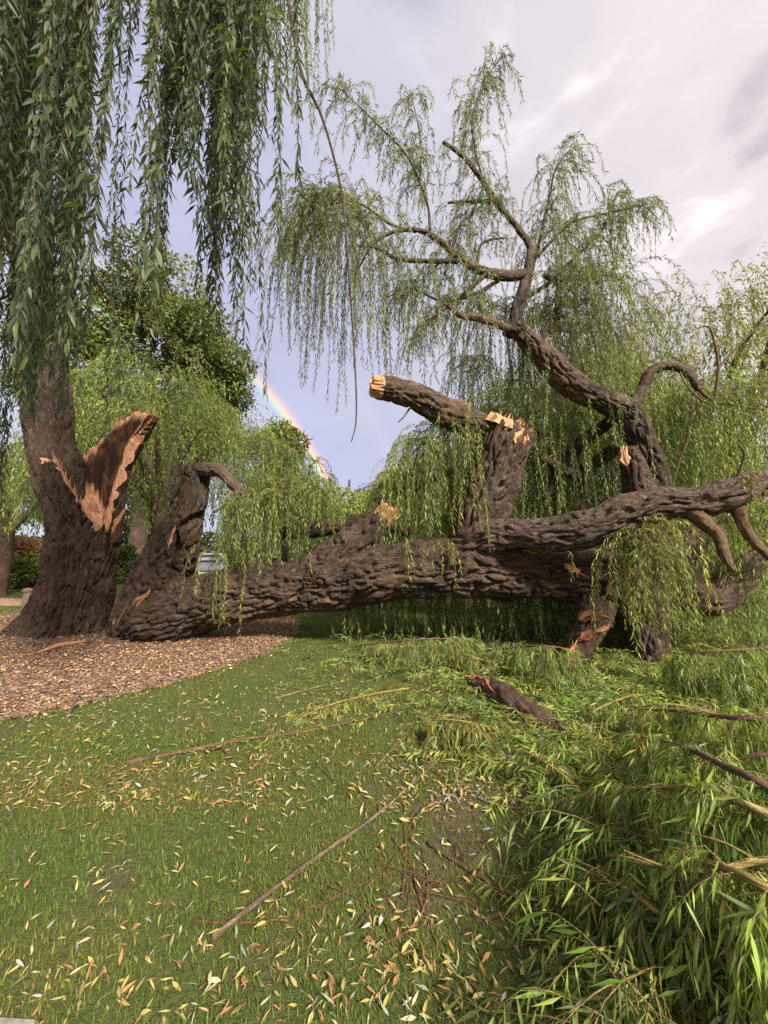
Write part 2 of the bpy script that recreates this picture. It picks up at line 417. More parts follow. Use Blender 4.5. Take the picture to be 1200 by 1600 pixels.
LEAF8 = (np.array([(0, 0), (-.62, .28), (0, .28), (.62, .28), (-.5, .62), (0, .62), (.5, .62), (0, 1)], float),
         np.array([(0, 2, 1), (0, 3, 2), (1, 2, 4), (2, 5, 4), (2, 3, 5), (3, 6, 5), (4, 5, 7), (5, 6, 7)]))
LEAF5 = (np.array([(0, 0), (-.62, .38), (0, .42), (.62, .38), (0, 1)], float), np.array([(0, 2, 1), (0, 3, 2), (1, 2, 4), (2, 3, 4)]))
LEAF4 = (np.array([(0, 0), (-.6, .4), (.6, .4), (0, 1)], float), np.array([(0, 2, 1), (1, 2, 3)]))

def bake(name, arrs, mat, parent, near=False, kind=None, smooth=None):
    P, D, N, L, Wd, C = arrs; n = len(P)
    if n == 0: return None
    tpl, tri = LEAF5 if near else LEAF4
    S = np.cross(D, N); k = len(tpl)
    x = tpl[:, 0][None] * Wd[:, None] * 0.5 * 1.35; y = tpl[:, 1][None] * L[:, None]
    fold = np.abs(tpl[:, 0])[None] * Wd[:, None] * 0.22
    bend = rng.uniform(-0.05, 0.28, n)[:, None] * L[:, None] * (tpl[:, 1] ** 2)[None]
    z = fold - bend
    V = P[:, None] + S[:, None] * x[..., None] + D[:, None] * y[..., None] + N[:, None] * z[..., None]
    F = (tri[None] + (np.arange(n) * k)[:, None, None]).reshape(-1, 3)
    o = mk(name, V.reshape(-1, 3), F, mat, parent, smooth=near if smooth is None else smooth, col=np.repeat(C, k, 0))
    if kind: o['kind'] = kind
    return o

def leaf_objects(arrs, idx, mat, parent, name='leaf', nvar=10):
    """single leaves as objects that share a few meshes"""
    P, D, N, L, Wd, C = arrs; tpl, tri = LEAF8
    meshes = []
    for v in range(nvar):
        i = idx[rng.integers(len(idx))]; bd = rng.uniform(-0.05, 0.3)
        V = np.stack([tpl[:, 0] * .5 * 1.35, tpl[:, 1], (np.abs(tpl[:, 0]) * 0.22) * (Wd[i] / L[i]) - bd * tpl[:, 1] ** 2], 1)
        meshes.append(mk(name, V, tri, mat, link=False, smooth=True, col=np.repeat(C[i:i + 1], len(V), 0)))
    base = -parent.location if parent is not None else Vector((0, 0, 0))
    out = []
    for i in idx:
        o = bpy.data.objects.new(name, meshes[rng.integers(nvar)]); COL.objects.link(o)
        S = np.cross(D[i], N[i])
        m = Matrix.Identity(4)
        for r_ in range(3):
            m[r_][0] = S[r_] * Wd[i]; m[r_][1] = D[i][r_] * L[i]; m[r_][2] = N[i][r_] * L[i]; m[r_][3] = P[i][r_] + base[r_]
        if parent is not None: o.parent = parent
        o.matrix_basis = m; out.append(o)
    return out

def shoots(A, D0, L, K=9, tau=0.25, wob=0.10, zmin=0.03):
    """hanging shoots from anchors A: start along D0, then droop; returns nodes (n,K,3)"""
    n = len(A); out = np.zeros((n, K, 3)); p_ = np.array(A, float); out[:, 0] = p_; D0 = np.asarray(D0, float)
    drift = rng.normal(size=(n, 3)) * wob * np.array((1, 1, 0.3))
    for k in range(1, K):
        w = math.exp(-(k - 1) / (K * tau))
        v = D0 * w + np.array((0, 0, -1.0)) * (1 - w) + drift + rng.normal(size=(n, 3)) * wob * 0.6
        p_ = p_ + nrm(v) * (L / (K - 1))[:, None]
        low = p_[:, 2] < zmin
        p_[low, 2] = zmin + rng.uniform(0, 0.05, low.sum())
        out[:, k] = p_
    for _ in range(2): out[:, 1:-1] = .25 * out[:, :-2] + .5 * out[:, 1:-1] + .25 * out[:, 2:]
    return out

def leaves_on(nodes, L, spacing, ll, lw, palette, lv, start=0.08, droop=0.5, var=0.22, spread=0.75):
    n, K, _ = nodes.shape
    cnt = np.maximum(1, (L * (1 - start) / spacing).astype(int)); i = np.repeat(np.arange(n), cnt)
    first = np.concatenate([[0], np.cumsum(cnt)[:-1]]); j = np.arange(len(i)) - first[i]
    t = np.clip(start + (1 - start) * (j + rng.uniform(0, 1, len(i))) / cnt[i], 0, 0.999) * (K - 1)
    k = t.astype(int); f = (t - k)[:, None]
    a, b = nodes[i, k], nodes[i, k + 1]; P = a * (1 - f) + b * f; T = nrm(b - a)
    ph = j * 2.4 + rng.uniform(0, 6.28, n)[i]
    h = np.stack([np.cos(ph), np.sin(ph), np.zeros(len(i))], 1)
    h = h - T * (h * T).sum(1, keepdims=True)
    D = T * 0.55 + nrm(h) * spread * rng.uniform(0.5, 1.2, (len(i), 1)) + np.array((0, 0, -droop))
    N = np.cross(D, np.cross(h, D)) + np.array((0, 0, 0.6)) + rng.normal(size=(len(i), 3)) * 0.6
    D = nrm(D) + rng.normal(size=D.shape) * .2
    s = rng.uniform(0.5, 1.2, len(i))
    # one tint per shoot, varied leaf by leaf
    base = tints(n, palette, var)[i]; C = np.clip(base * (1 + 0.16 * rng.normal(size=(len(i), 1))), 0.006, 0.9)
    lv.add(P, D, N, ll * s, lw * s * rng.uniform(0.8, 1.2, len(i)), C)

def sides(nodes, L, per, l0, l1, lv, spacing, ll, lw, pal, droop=.5, spread=.7):
    """short side shoots along hanging shoots, with their leaves"""
    n, K, _ = nodes.shape; m = int(n * per); i = rng.integers(0, n, m); k = rng.integers(1, K - 1, m)
    T = nrm(nodes[i, k + 1] - nodes[i, k]); D0 = nrm(T * .5 + rng.normal(size=(m, 3)) * .55); Ls = rng.uniform(l0, l1, m)
    nd = shoots(nodes[i, k], D0, Ls, 6, .6, .08); leaves_on(nd, Ls, spacing, ll, lw, pal, lv, start=.1, droop=droop, spread=spread)
    return nd

def stems(name, nodes, r0, mat, parent, step=1):
    nd = nodes[:, ::step]; n, K, _ = nd.shape
    T = nrm(np.gradient(nd, axis=1)); a = nrm(np.cross(T, np.array((0.3, 1.0, 0.2)))); b = np.cross(T, a)
    rr = np.linspace(1, 0.35, K)[None, :] * (np.asarray(r0) * np.ones(n))[:, None]
    th = [0, 2.09, 4.19]
    V = np.stack([nd + (a * math.cos(t) + b * math.sin(t)) * rr[..., None] for t in th], 2)
    idx = np.arange(n * K * 3).reshape(n, K, 3); nx = np.roll(idx, -1, 2)
    F = np.stack([idx[:, :-1], nx[:, :-1], nx[:, 1:], idx[:, 1:]], -1).reshape(-1, 4)
    q = np.repeat(np.linspace(0, 1, K)[None, :, None], n, 0) * np.ones((n, K, 3)); 
    V3 = V.reshape(-1, 3)
    return tag(mk(name, V3, F, mat, parent, smooth=True, vec=V3), kind='stuff')

# ------------------------------------------------------------------ the setting
MB_C, MB_R = np.array((-6.0, 7.4)), 4.33                      # round bed of bark mulch under the standing willow

def bed(x, y):
    """below 0 inside the mulch bed"""
    th = np.arctan2(y - MB_C[1], x - MB_C[0])
    e = 0.07 * pn(np.stack([np.cos(th) * 9, np.sin(th) * 9, 0 * th], -1)) + 0.05 * pn(np.stack([np.cos(th) * 28, np.sin(th) * 28, 0 * th + 5], -1))
    return np.hypot(x - MB_C[0], y - MB_C[1]) - MB_R - e

def gz(x, y):
    x = np.asarray(x, float); y = np.asarray(y, float); k = np.clip(1 - (np.hypot(x, y) - 12) / 6, 0, 1)
    return k * 0.018 * pn(np.stack([x * 0.9, y * 0.9, 0 * x + 2.5], -1))

def soil(x, y):
    """1 where the turf is worn to bare earth"""
    n = pn(np.stack([x * 1.3, y * 1.3, 0 * x + 8], -1)) + 0.6 * pn(np.stack([x * 3.4, y * 3.4, 0 * x + 4], -1))
    m = np.clip(1 - np.hypot((x - 0.28) / 0.75, (y - 2.2) / 1.1), 0, 1) * 1.5 + np.clip(1 - np.hypot((x + 0.3) / 1.3, (y - 5.3) / 0.9), 0, 1) * 1.0
    return np.clip((n - 0.42 + 0.5 * m) * 1.5, 0, 0.8)

M_LAWN, g = material('lawn_turf')
sa = g.node('ShaderNodeSeparateColor', {0: g.node('ShaderNodeAttribute', attribute_name='tint').outputs['Color']}).outputs[0]
pos = g.node('ShaderNodeNewGeometry').outputs['Position']
n1 = g.noise(pos, 2.2, 4); n2 = g.noise(pos, 38, 5, 0.65); n3 = g.noise(pos, 140, 3)
turf = g.mix(g.ramp(n2, [(0.3, (0, 0, 0)), (0.7, (1, 1, 1))]), (0.045, 0.060, 0.014), (0.09, 0.11, 0.028))
turf = g.mix(g.ramp(n1, [(0.4, (0, 0, 0)), (0.65, (0.55,) * 3)]), turf, (0.09, 0.095, 0.032))
earth = g.mix(g.ramp(n2, [(0.3, (0, 0, 0)), (0.7, (1, 1, 1))]), (0.045, 0.032, 0.02), (0.12, 0.088, 0.058))
c = g.mix(sa, turf, earth)
b = g.node('ShaderNodeBump', {'Strength': 0.8, 'Distance': 0.03, 'Height': g.math('ADD', n2, g.math('MULTIPLY', n3, 0.5))}).outputs[0]
finish(g, g.node('ShaderNodeBsdfPrincipled', {'Base Color': c, 'Roughness': 0.9, 'Normal': b, 'Specular IOR Level': 0.2}).outputs[0])
far = np.array([11, 12.5, 14.5, 17, 20, 25, 32, 45, 70, 120, 220, 400, 700.0])
xs = np.concatenate([-far[::-1], np.arange(-10, 10.01, 0.12), far]); ys = np.concatenate([[-700, -200, -60, -20, -6, -2], np.arange(0, 10.6, 0.12), far])
X, Y = np.meshgrid(xs, ys); Z = gz(X, Y)
idx = np.arange(X.size).reshape(X.shape)
F = np.stack([idx[:-1, :-1], idx[:-1, 1:], idx[1:, 1:], idx[1:, :-1]], -1).reshape(-1, 4)
sm = soil(X, Y) * ((Y > 0.5) & (Y < 9) & (np.abs(X) < 6))
tag(mk('lawn', np.stack([X, Y, Z], -1), F, M_LAWN, smooth=True, col=np.repeat(sm.reshape(-1, 1), 3, 1)), 'mown green lawn strewn with fallen leaves', kind='structure')

M_MULCH, g = material('bark_mulch')
pos = g.node('ShaderNodeNewGeometry').outputs['Position']
vo = g.node('ShaderNodeTexVoronoi', {'Vector': g.mapping(pos, (1, 1.5, 1), (0, 0, 0.6)), 'Scale': 26.0})
cc = g.ramp(g.node('ShaderNodeSeparateColor', {0: vo.outputs['Color']}).outputs[0], [(0, (0.045, 0.025, 0.018)), (0.4, (0.14, 0.075, 0.05)), (0.75, (0.23, 0.135, 0.09)), (1, (0.32, 0.21, 0.14))])
b = g.node('ShaderNodeBump', {'Strength': 0.9, 'Distance': 0.03, 'Height': vo.outputs['Distance']}).outputs[0]
finish(g, g.node('ShaderNodeBsdfPrincipled', {'Base Color': cc, 'Roughness': 0.85, 'Normal': b}).outputs[0])
nr, na = 30, 200; th = np.linspace(0, 2 * math.pi, na, endpoint=False)
e = 0.07 * pn(np.stack([np.cos(th) * 9, np.sin(th) * 9, 0 * th], -1)) + 0.05 * pn(np.stack([np.cos(th) * 28, np.sin(th) * 28, 0 * th + 5], -1))
rr = np.linspace(0.02, 1, nr)[:, None] * (MB_R + e)[None]
X = MB_C[0] + rr * np.cos(th); Y = MB_C[1] + rr * np.sin(th)
edge = np.clip((MB_R - rr) / 0.6, 0, 1)
Z = gz(X, Y) + 0.006 + 0.05 * edge + 0.02 * edge * pn(np.stack([X * 2, Y * 2, 0 * X], -1))
idx = np.arange(X.size).reshape(X.shape)
F = np.stack([idx[:-1], np.roll(idx, -1, 1)[:-1], np.roll(idx, -1, 1)[1:], idx[1:]], -1).reshape(-1, 4)
bed_o = tag(mk('mulch_bed', np.stack([X, Y, Z], -1), F[:, ::-1], M_MULCH, smooth=True), 'round bed of brown bark mulch around the torn willow', kind='structure')

def gz2(x, y):
    r_ = np.hypot(x - MB_C[0], y - MB_C[1]); ins = bed(x, y) < 0
    return gz(x, y) + np.where(ins, 0.006 + 0.05 * np.clip((MB_R - r_) / 0.6, 0, 1), 0)

# loose chips on the bed
n = 60000
a = rng.uniform(0, 2 * math.pi, n); r_ = MB_R * np.sqrt(rng.uniform(0, 1, n)) * 1.05
x = MB_C[0] + r_ * np.cos(a); y = MB_C[1] + r_ * np.sin(a)
k = (bed(x, y) < 0.02 + .22 * rng.uniform(0, 1, n) ** 4) & (y < 9.5); x, y = x[k], y[k]; n = len(x)
az = rng.uniform(0, 6.28, n)
lv = Leaves()
lv.add(np.stack([x, y, gz2(x, y) + rng.uniform(0.004, 0.03, n)], 1), np.stack([np.cos(az), np.sin(az), rng.normal(size=n) * 0.3], 1), np.array((0, 0, 1.0)) + rng.normal(size=(n, 3)) * 0.35,
       rng.uniform(0.02, 0.07, n) * rng.uniform(.6, 1.3, n), rng.uniform(0.010, 0.032, n), tints(n, [(0.15, 0.098, 0.066), (0.24, 0.165, 0.11), (0.38, 0.29, 0.20), (0.06, 0.038, 0.027), (0.19, 0.115, 0.072)], 0.28))
M_CHIP = leaf_mat('bark_chip', 0, 0.0, 0.8, 0.2)
tag(bake('bark_chips', lv.cat(), M_CHIP, None, kind='stuff'), 'loose brown bark chips covering the mulch bed')

# dirt path and timber edge far left
M_DIRT = simple('dirt', (0.30, 0.19, 0.12), 0.9, bump=0.5, scale=6)
xs = np.linspace(-60, 4, 90); V = []
for i, xx in enumerate(xs):
    yc = 12.1 + 0.05 * (xx + 10) * -0.4
    V += [(xx, yc - 0.85 + 0.12 * math.sin(xx * 1.7), 0.008), (xx, yc - 0.3, 0.022), (xx, yc + 0.35, 0.022), (xx, yc + 0.9 + 0.1 * math.sin(xx * 2.3), 0.008)]
idx = np.arange(len(V)).reshape(-1, 4)
F = np.stack([idx[:-1, :-1], idx[1:, :-1], idx[1:, 1:], idx[:-1, 1:]], -1).reshape(-1, 4)
tag(mk('dirt_path', np.array(V), F[:, ::-1] if False else F, M_DIRT, smooth=True), 'brown dirt path crossing the lawn behind the tree', kind='structure')
xs = np.linspace(-70, 10, 60); V = []
for xx in xs: V += [(xx, 19.5, 0.006), (xx, 21.2, 0.02), (xx, 25.0, 0.02), (xx, 26.5, 0.006)]
M_ASPH = simple('asphalt', (0.055, 0.053, 0.052), 0.85, bump=0.4, scale=30)
idx = np.arange(len(V)).reshape(-1, 4)
F = np.stack([idx[:-1, :-1], idx[1:, :-1], idx[1:, 1:], idx[:-1, 1:]], -1).reshape(-1, 4)
tag(mk('car_park', np.array(V), F, M_ASPH), 'grey tarmac parking strip beyond the lawn', kind='structure')

# grass blades
def blades(n, x, y, h, w, kind3):
    az = rng.uniform(0, 6.28, n); lean = rng.uniform(0.1, 0.9, n)
    ln = np.stack([np.cos(az) * lean, np.sin(az) * lean, np.ones(n)], 1)
    sd = np.stack([-np.sin(az), np.cos(az), 0 * az], 1) * (w / 2)[:, None]
    P = np.stack([x, y, gz(x, y) - 0.004], 1); dn = nrm(ln)
    if kind3:
        mid = P + dn * (h * 0.55)[:, None]; tip = P + dn * h[:, None] + np.stack([np.cos(az), np.sin(az), -0.5 + 0 * az], 1) * (h * 0.28 * lean)[:, None]
        V = np.stack([P - sd, P + sd, mid - sd * .8, mid + sd * .8, tip], 1); T = np.array([(0, 1, 3), (0, 3, 2), (2, 3, 4)])
    else:
        V = np.stack([P - sd, P + sd, P + dn * h[:, None]], 1); T = np.array([(0, 1, 2)])
    F = (T[None] + (np.arange(n) * V.shape[1])[:, None, None]).reshape(-1, 3)
    return V, F

def grass_field(n, y0, y1, h, w, kind3, keep=1.0):
    y = np.sqrt(rng.uniform(y0 ** 2, y1 ** 2, n)); x = rng.uniform(-1.12, 1.12, n) * y
    dens = np.clip(1.05 - soil(x, y) * 0.9, 0, 1) * (0.55 + 0.45 * np.clip(0.5 + pn(np.stack([x * 4, y * 4, 0 * x], 1)), 0, 1))
    k = (bed(x, y) > -0.03 - 0.1 * rng.uniform(0, 1, n) ** 3) & (rng.uniform(0, 1, n) < dens) & ~((x > 0.75 * y) & (y < 3)); x, y = x[k], y[k]; n = len(x)
    big = 0.5 + 0.5 * np.clip(pn(np.stack([x * 1.1, y * 1.1, 0 * x + 6], 1)) + 0.5, 0, 1)
    edge = 1 + 0.5 * np.clip(1 - bed(x, y) / 0.25, 0, 1)
    hh = h * rng.uniform(0.5, 1.25, n) * (0.7 + 0.5 * big) * edge; ww = w * rng.uniform(0.7, 1.3, n)
    V, F = blades(n, x, y, hh, ww, kind3)
    patch = np.clip(0.5 + pn(np.stack([x * 1.6, y * 1.6, 0 * x + 3], 1)), 0, 1)[:, None]
    c = np.array((0.082, 0.135, 0.018)) * (1 - patch) + np.array((0.150, 0.148, 0.028)) * patch
    c = c * (1 + 0.3 * rng.normal(size=(n, 1)))
    dry = rng.uniform(0, 1, n) < 0.08; c[dry] = np.array((0.24, 0.19, 0.09)) * rng.uniform(0.6, 1.1, (dry.sum(), 1))
    return V, F, np.clip(np.repeat(c, V.shape[1], 0), 0.008, 0.5)

V1, F1, C1 = grass_field(135000, 1.3, 3.6, 0.033, 0.0032, True)
V2, F2, C2 = grass_field(220000, 3.4, 9.5, 0.036, 0.0062, False)
V3, F3, C3 = grass_field(45000, 9.0, 19.0, 0.06, 0.016, False)
n1_ = V1.shape[0] * 5; n2_ = V2.shape[0] * 3
tag(mk('grass', np.concatenate([V1.reshape(-1, 3), V2.reshape(-1, 3), V3.reshape(-1, 3)]), np.concatenate([F1, F2 + n1_, F3 + n1_ + n2_]), M_GRASS,
       col=np.concatenate([C1, C2, C3])), 'short green lawn grass with worn patches', kind='stuff')

# stone edging just inside the near corner of the frame
V = []; Q = [GP(-60, 1594), GP(60, 1600), GP(60, 1660), GP(-60, 1660)]
def prism(name, base, h, mat, parent=None, bev=0.012):
    """extruded polygon with chamfered top edge"""
    B = np.array(base, float); n = len(B); c = B.mean(0)
    lo = B.copy(); lo[:, 2] = B[:, 2] - 0.02; mid = B.copy(); mid[:, 2] = B[:, 2] + h - bev
    top = B + nrm(c - B) * bev; top[:, 2] = B[:, 2] + h
    V = np.vstack([lo, mid, top]); i = np.arange(n); j = np.roll(i, -1)
    F = [np.stack([i, j, j + n, i + n], 1), np.stack([i + n, j + n, j + 2 * n, i + 2 * n], 1)]
    me_f = F + [(np.arange(n) + 2 * n)[None]]
    return mk(name, V, me_f, mat, parent)
M_STONE = simple('stone', (0.20, 0.18, 0.145), 0.85, bump=0.5, scale=25)
tag(prism('kerb', Q, 0.02, M_STONE), 'pale stone edging at the near corner of the lawn', kind='structure')

#==TREES==
# ------------------------------------------------------------------ background trees
def far_willow(name, label, base, height, rad, n, palette, ll=0.165, lw=0.039, spacing=0.073, seed=0, squash=0.75, low=0.4, trunk_r=0.28, maxlen=3.2, clear=0.1):
    t = empty(name, base, label, 'tree', 'willows standing behind the fallen tree')
    b = np.array(base, float); rs = np.random.default_rng(seed)
    limb('trunk', np.array([list(b) + [trunk_r * 1.4], list(b + (0.05, 0.1, 0.5)) + [trunk_r], list(b + (0.15, 0.1, height * 0.45)) + [trunk_r * 0.8]]), M_BARK, t, metres=True, ds=0.1, seg=20, seed=seed)
    A = []; D = []
    for k in range(9):
        az = k * 2.4 + rs.uniform(-.3, .3); top = b + np.array((math.cos(az) * rad * rs.uniform(.4, .75), math.sin(az) * rad * rs.uniform(.4, .75), height * rs.uniform(.72, .93)))
        s0 = b + np.array((0.12, 0.1, height * rs.uniform(.28, .44)))
        mid = (s0 + top) / 2 + np.array((0, 0, height * 0.07)) + rs.normal(size=3) * .2
        limb('branch', np.array([list(s0) + [trunk_r * .45], list(mid) + [trunk_r * .26], list(top) + [trunk_r * .07]]), M_BARK2, t, metres=True, ds=0.15, seg=9, seed=k + seed, bark=0.01)
    # anchors through a lumpy dome
    m = int(n * .75); az = rs.uniform(0, 6.28, m); cz = rs.uniform(0.0, 1, m) ** 0.8; rr = np.sqrt(np.maximum(1 - cz ** 2, 0)) * rs.uniform(0.55, 1, m) ** 0.5
    lob = 1 + 0.34 * pn(np.stack([np.cos(az) * 2.2, np.sin(az) * 2.2, cz * 2.5 + seed], 1))
    zc = height * low
    A = np.stack([b[0] + rr * rad * lob * np.cos(az), b[1] + rr * rad * lob * np.sin(az), b[2] + zc + (height - zc) * cz * lob * rs.uniform(.82, 1.0, m)], 1)
    D = np.stack([np.cos(az), np.sin(az), 0.35 + 0 * az], 1) + rs.normal(size=(m, 3)) * .35
    L = rs.uniform(0.35, 1, m) * np.minimum(maxlen, np.maximum(A[:, 2] - clear, .3))
    nd = shoots(A, nrm(D), L, K=8, tau=0.22, wob=0.09, zmin=0.08)
    lv = Leaves(); leaves_on(nd, L, spacing, ll, lw, palette, lv, start=0.0, var=.34)
    cr = bake('crown', lv.cat(), M_FAR, t); stems('twigs', nd[::4], 0.006, M_TWIG, t, 2)
    return t

YG = [(0.135, 0.175, 0.045), (0.165, 0.195, 0.05), (0.115, 0.15, 0.045), (0.19, 0.20, 0.06)]
MG = [(0.10, 0.15, 0.045), (0.13, 0.18, 0.05), (0.165, 0.205, 0.058), (0.085, 0.125, 0.046)]

def leafy_tree(name, label, base, height, rad, n, palette, leaf=0.2, seed=0, blobs=26, trunk_r=0.3, low=0.3, cat='tree', group=None, tips=None):
    t = empty(name, base, label, cat, group); b = np.array(base, float); rs = np.random.default_rng(seed)
    if trunk_r:
        limb('trunk', np.array([list(b) + [trunk_r * 1.3], list(b + (0.05, 0, height * .3)) + [trunk_r * .9], list(b + (0.1, 0.1, height * .8)) + [trunk_r * .3]]), M_BARK, t, metres=True, ds=0.2, seg=14, seed=seed)
    az = rs.uniform(0, 6.28, blobs); cz = rs.uniform(-1, 1, blobs); q = np.sqrt(1 - cz ** 2); f = rs.uniform(.45, .95, blobs)
    hh = height * (1 - low) / 2; c0 = b + (0, 0, height * low + hh)
    BC = np.stack([c0[0] + q * np.cos(az) * rad * f, c0[1] + q * np.sin(az) * rad * f, c0[2] + cz * hh * f * .95], 1)
    BR = rad * rs.uniform(.22, .42, blobs)
    if trunk_r:
        for k in range(min(10, blobs)):
            s0 = b + np.array((0.05, 0, height * rs.uniform(.25, .6)))
            limb('branch', np.array([list(s0) + [trunk_r * .4], list((s0 + BC[k]) / 2 + (0, 0, .3)) + [trunk_r * .22], list(BC[k]) + [trunk_r * .08]]), M_BARK2, t, metres=True, ds=0.3, seg=7, seed=k, bark=0)
    bi = rs.integers(0, blobs, n); v = nrm(rs.normal(size=(n, 3))); rr = rs.uniform(0.35, 1, n) ** 0.45
    P = BC[bi] + v * (BR[bi] * rr * (1 + .3 * pn(v * 2.5 + bi[:, None])))[:, None] * np.array((1, 1, .72))
    P[:, 2] = np.maximum(P[:, 2], 0.03)
    D = v * 0.8 + rs.normal(size=(n, 3)) * .8 + np.array((0, 0, -.25)); N = v + np.array((0, 0, .7)) + rs.normal(size=(n, 3)) * .5
    C = tints(blobs, palette, .12)[bi] * (1 + .15 * rs.normal(size=(n, 1)))
    if tips is not None:
        k = (rr > .88) & (P[:, 2] > c0[2]) & (rs.uniform(0, 1, n) < .35); C[k] = np.array(tips) * (1 + .2 * rs.normal(size=(k.sum(), 1)))
    lv = Leaves(); lv.add(P, D, N, leaf * rs.uniform(.6, 1.2, n), leaf * .75 * rs.uniform(.6, 1.1, n), np.clip(C, .01, .6))
    bake('crown', lv.cat(), M_FAR, t); return t

leafy_tree('broadleaf_tree', 'tall dense broadleaf tree with rusty tips rising behind the torn willow', (-14.7, 23, 0), 20.0, 6.0, 80000, [(.055, .09, .03), (.08, .12, .036), (.105, .145, .044)], 0.27, 11, 70, .45, .2, tips=(.2, .12, .05))
leafy_tree('broadleaf_tree', 'slim broadleaf tree with reddish top beside the rainbow foot', (-5.6, 18.5, 0), 8.6, 1.9, 9000, [(.08, .115, .034), (.11, .145, .04)], 0.24, 12, 18, .16, .2, tips=(.22, .10, .05))
far_willow('willow_tree', 'broad weeping willow hanging low behind the upright snag', (-7.7, 13.0, 0), 7.7, 4.0, 2900, MG, seed=21, low=.32, clear=1.75)
far_willow('willow_tree', 'small weeping willow dome just left of the sky gap', (-3.1, 11.6, 0), 4.35, 1.6, 1100, MG, seed=22, low=.3, trunk_r=.14, clear=1.0)
far_willow('willow_tree', 'rounded yellow green willow dome right of the sky gap', (3.0, 14.0, 0), 6.0, 3.7, 2300, YG, seed=23, low=.3)
far_willow('willow_tree', 'large yellow green willow filling the right edge', (10.4, 11.5, 0), 9.9, 4.6, 3200, YG, seed=24, low=.25)
far_willow('willow_tree', 'willow curtain hanging behind the tall leaning limb', (4.9, 10.2, 0), 7.2, 2.7, 2600, MG, seed=25, low=.3)
far_willow('willow_tree', 'bright willow at the left edge behind the torn trunk', (-13.6, 13.6, 0), 5.6, 2.6, 900, MG, seed=26, low=.35, clear=1.9)
for i, (lab, x, y, h, r_, pal) in enumerate([
        ('pale lime tree far away at the foot of the sky gap', -3.4, 36, 10.4, 4.4, [(.12, .17, .045), (.15, .19, .05)]),
        ('yellowing far tree beside the lime one in the sky gap', 1.2, 38, 9.6, 4.2, [(.15, .16, .045), (.11, .15, .04)]),
        ('dark far tree behind the yellow green willow dome', 9, 36, 9.4, 5.2, [(.06, .09, .03), (.075, .105, .034)]),
        ('far green tree behind the right edge willow', 24, 30, 10, 7.0, [(.07, .105, .032), (.09, .12, .036)]),
        ('far green tree hidden behind the parked cars', -24, 34, 10, 7, [(.05, .08, .028), (.07, .10, .032)]),
        ('far green tree past the low rail', -36, 30, 11, 8, [(.05, .08, .028), (.06, .09, .03)])]):
    leafy_tree('broadleaf_tree', lab, (x, y, 0), h, r_, 9000, pal, 0.42, 40 + i, 24, .3, .04, group='far trees beyond the car park')
for i, (lab, x, y, h, r_, pal) in enumerate([
        ('dark green shrub at the far left above the timber edge', -20.2, 17.2, 3.0, 1.9, [(.035, .06, .022), (.055, .085, .03)]),
        ('reddish brown shrub beside the torn trunk', -17.2, 17.4, 2.6, 1.6, [(.11, .06, .04), (.07, .06, .03)]),
        ('yellow green shrub low beside the torn trunk', -15.8, 16.6, 1.7, 1.2, [(.09, .12, .03), (.12, .14, .04)]),
        ('mid green shrub seen between torn trunk and snag', -13.2, 18.4, 2.0, 1.5, [(.05, .08, .028), (.07, .10, .03)]),
        ('dark hedge shrub behind the rail', -23.5, 17.5, 2.8, 2.0, [(.04, .065, .024), (.08, .06, .034)])]):
    leafy_tree('shrub', lab, (x, y, 0), h, r_, 5000, pal, 0.17, 60 + i, 16, 0, .02, 'shrub', 'shrubs beyond the path')
o = empty('hedge', (0, 29.5, 0), 'long dark clipped hedge along the far side of the car park', 'hedge')
n = 26000; P = np.stack([rng.uniform(-34, 30, n), 29.5 + rng.uniform(-.8, .8, n), rng.uniform(0, 1, n) ** .8], 1); P[:, 2] *= 2.6 + .5 * pn(np.stack([P[:, 0] * .5, 0 * P[:, 0], 0 * P[:, 0]], 1)); P[:, 1] = np.where(rng.uniform(0, 1, n) < .7, 28.7 + .2 * rng.normal(size=n), P[:, 1])
l2 = Leaves(); l2.add(P, rng.normal(size=(n, 3)) + (0, -.3, -.2), rng.normal(size=(n, 3)) * .6 + (0, -1, .5), rng.uniform(.2, .4, n), rng.uniform(.16, .3, n), tints(n, [(.035, .06, .022), (.05, .075, .028), (.06, .06, .026)], .2))
bake('hedge_foliage', l2.cat(), M_FAR, o)
for i in range(9):
    limb('stem', np.array([(-32 + i * 7.5, 29.6, 0, .12), (-32 + i * 7.5, 29.6, 1.9, .05)]), M_BARK, o, metres=True, ds=.3, seg=7, bark=0)
M_TIMBER = simple('weathered_timber', (0.12, 0.085, 0.06), 0.85, bump=0.5, scale=12)
o = empty('timber_rail', (-17.4, 15.2, 0), 'low dark timber rail edging the shrub bed at far left', 'rail')
for xa, xb in ((-24, -19.8), (-19.75, -15.5)):
    limb('rail', np.array([(xa, 15.25, .32, .075), (xb, 15.2, .30, .075)]), M_TIMBER, o, metres=True, ds=.2, seg=10, bark=.006, close=(True, True))
for xa in (-23.8, -19.8, -15.7):
    limb('post', np.array([(xa, 15.3, -.05, .06), (xa, 15.3, .3, .06)]), M_TIMBER, o, metres=True, ds=.06, seg=8, bark=.004)
pb = U(43, 938, 11.0); pb[2] = 0
o = empty('bollard', pb, 'short weathered timber post beside the dirt path', 'post')
limb('post', np.array([list(pb) + [.13], list(pb + (0, 0, .42)) + [.125], list(pb + (0, 0, .44)) + [.14], list(pb + (0, 0, .52)) + [.12]]), M_TIMBER, o, metres=True, ds=.03, seg=16, bark=.004, lump=.04)
M_IRON = simple('dark_iron', (0.05, 0.055, 0.06), 0.5, 0.6)
o = empty('railing', (-15.6, 19.0, 0), 'thin grey metal railing between the torn trunk and the dark car', 'railing')
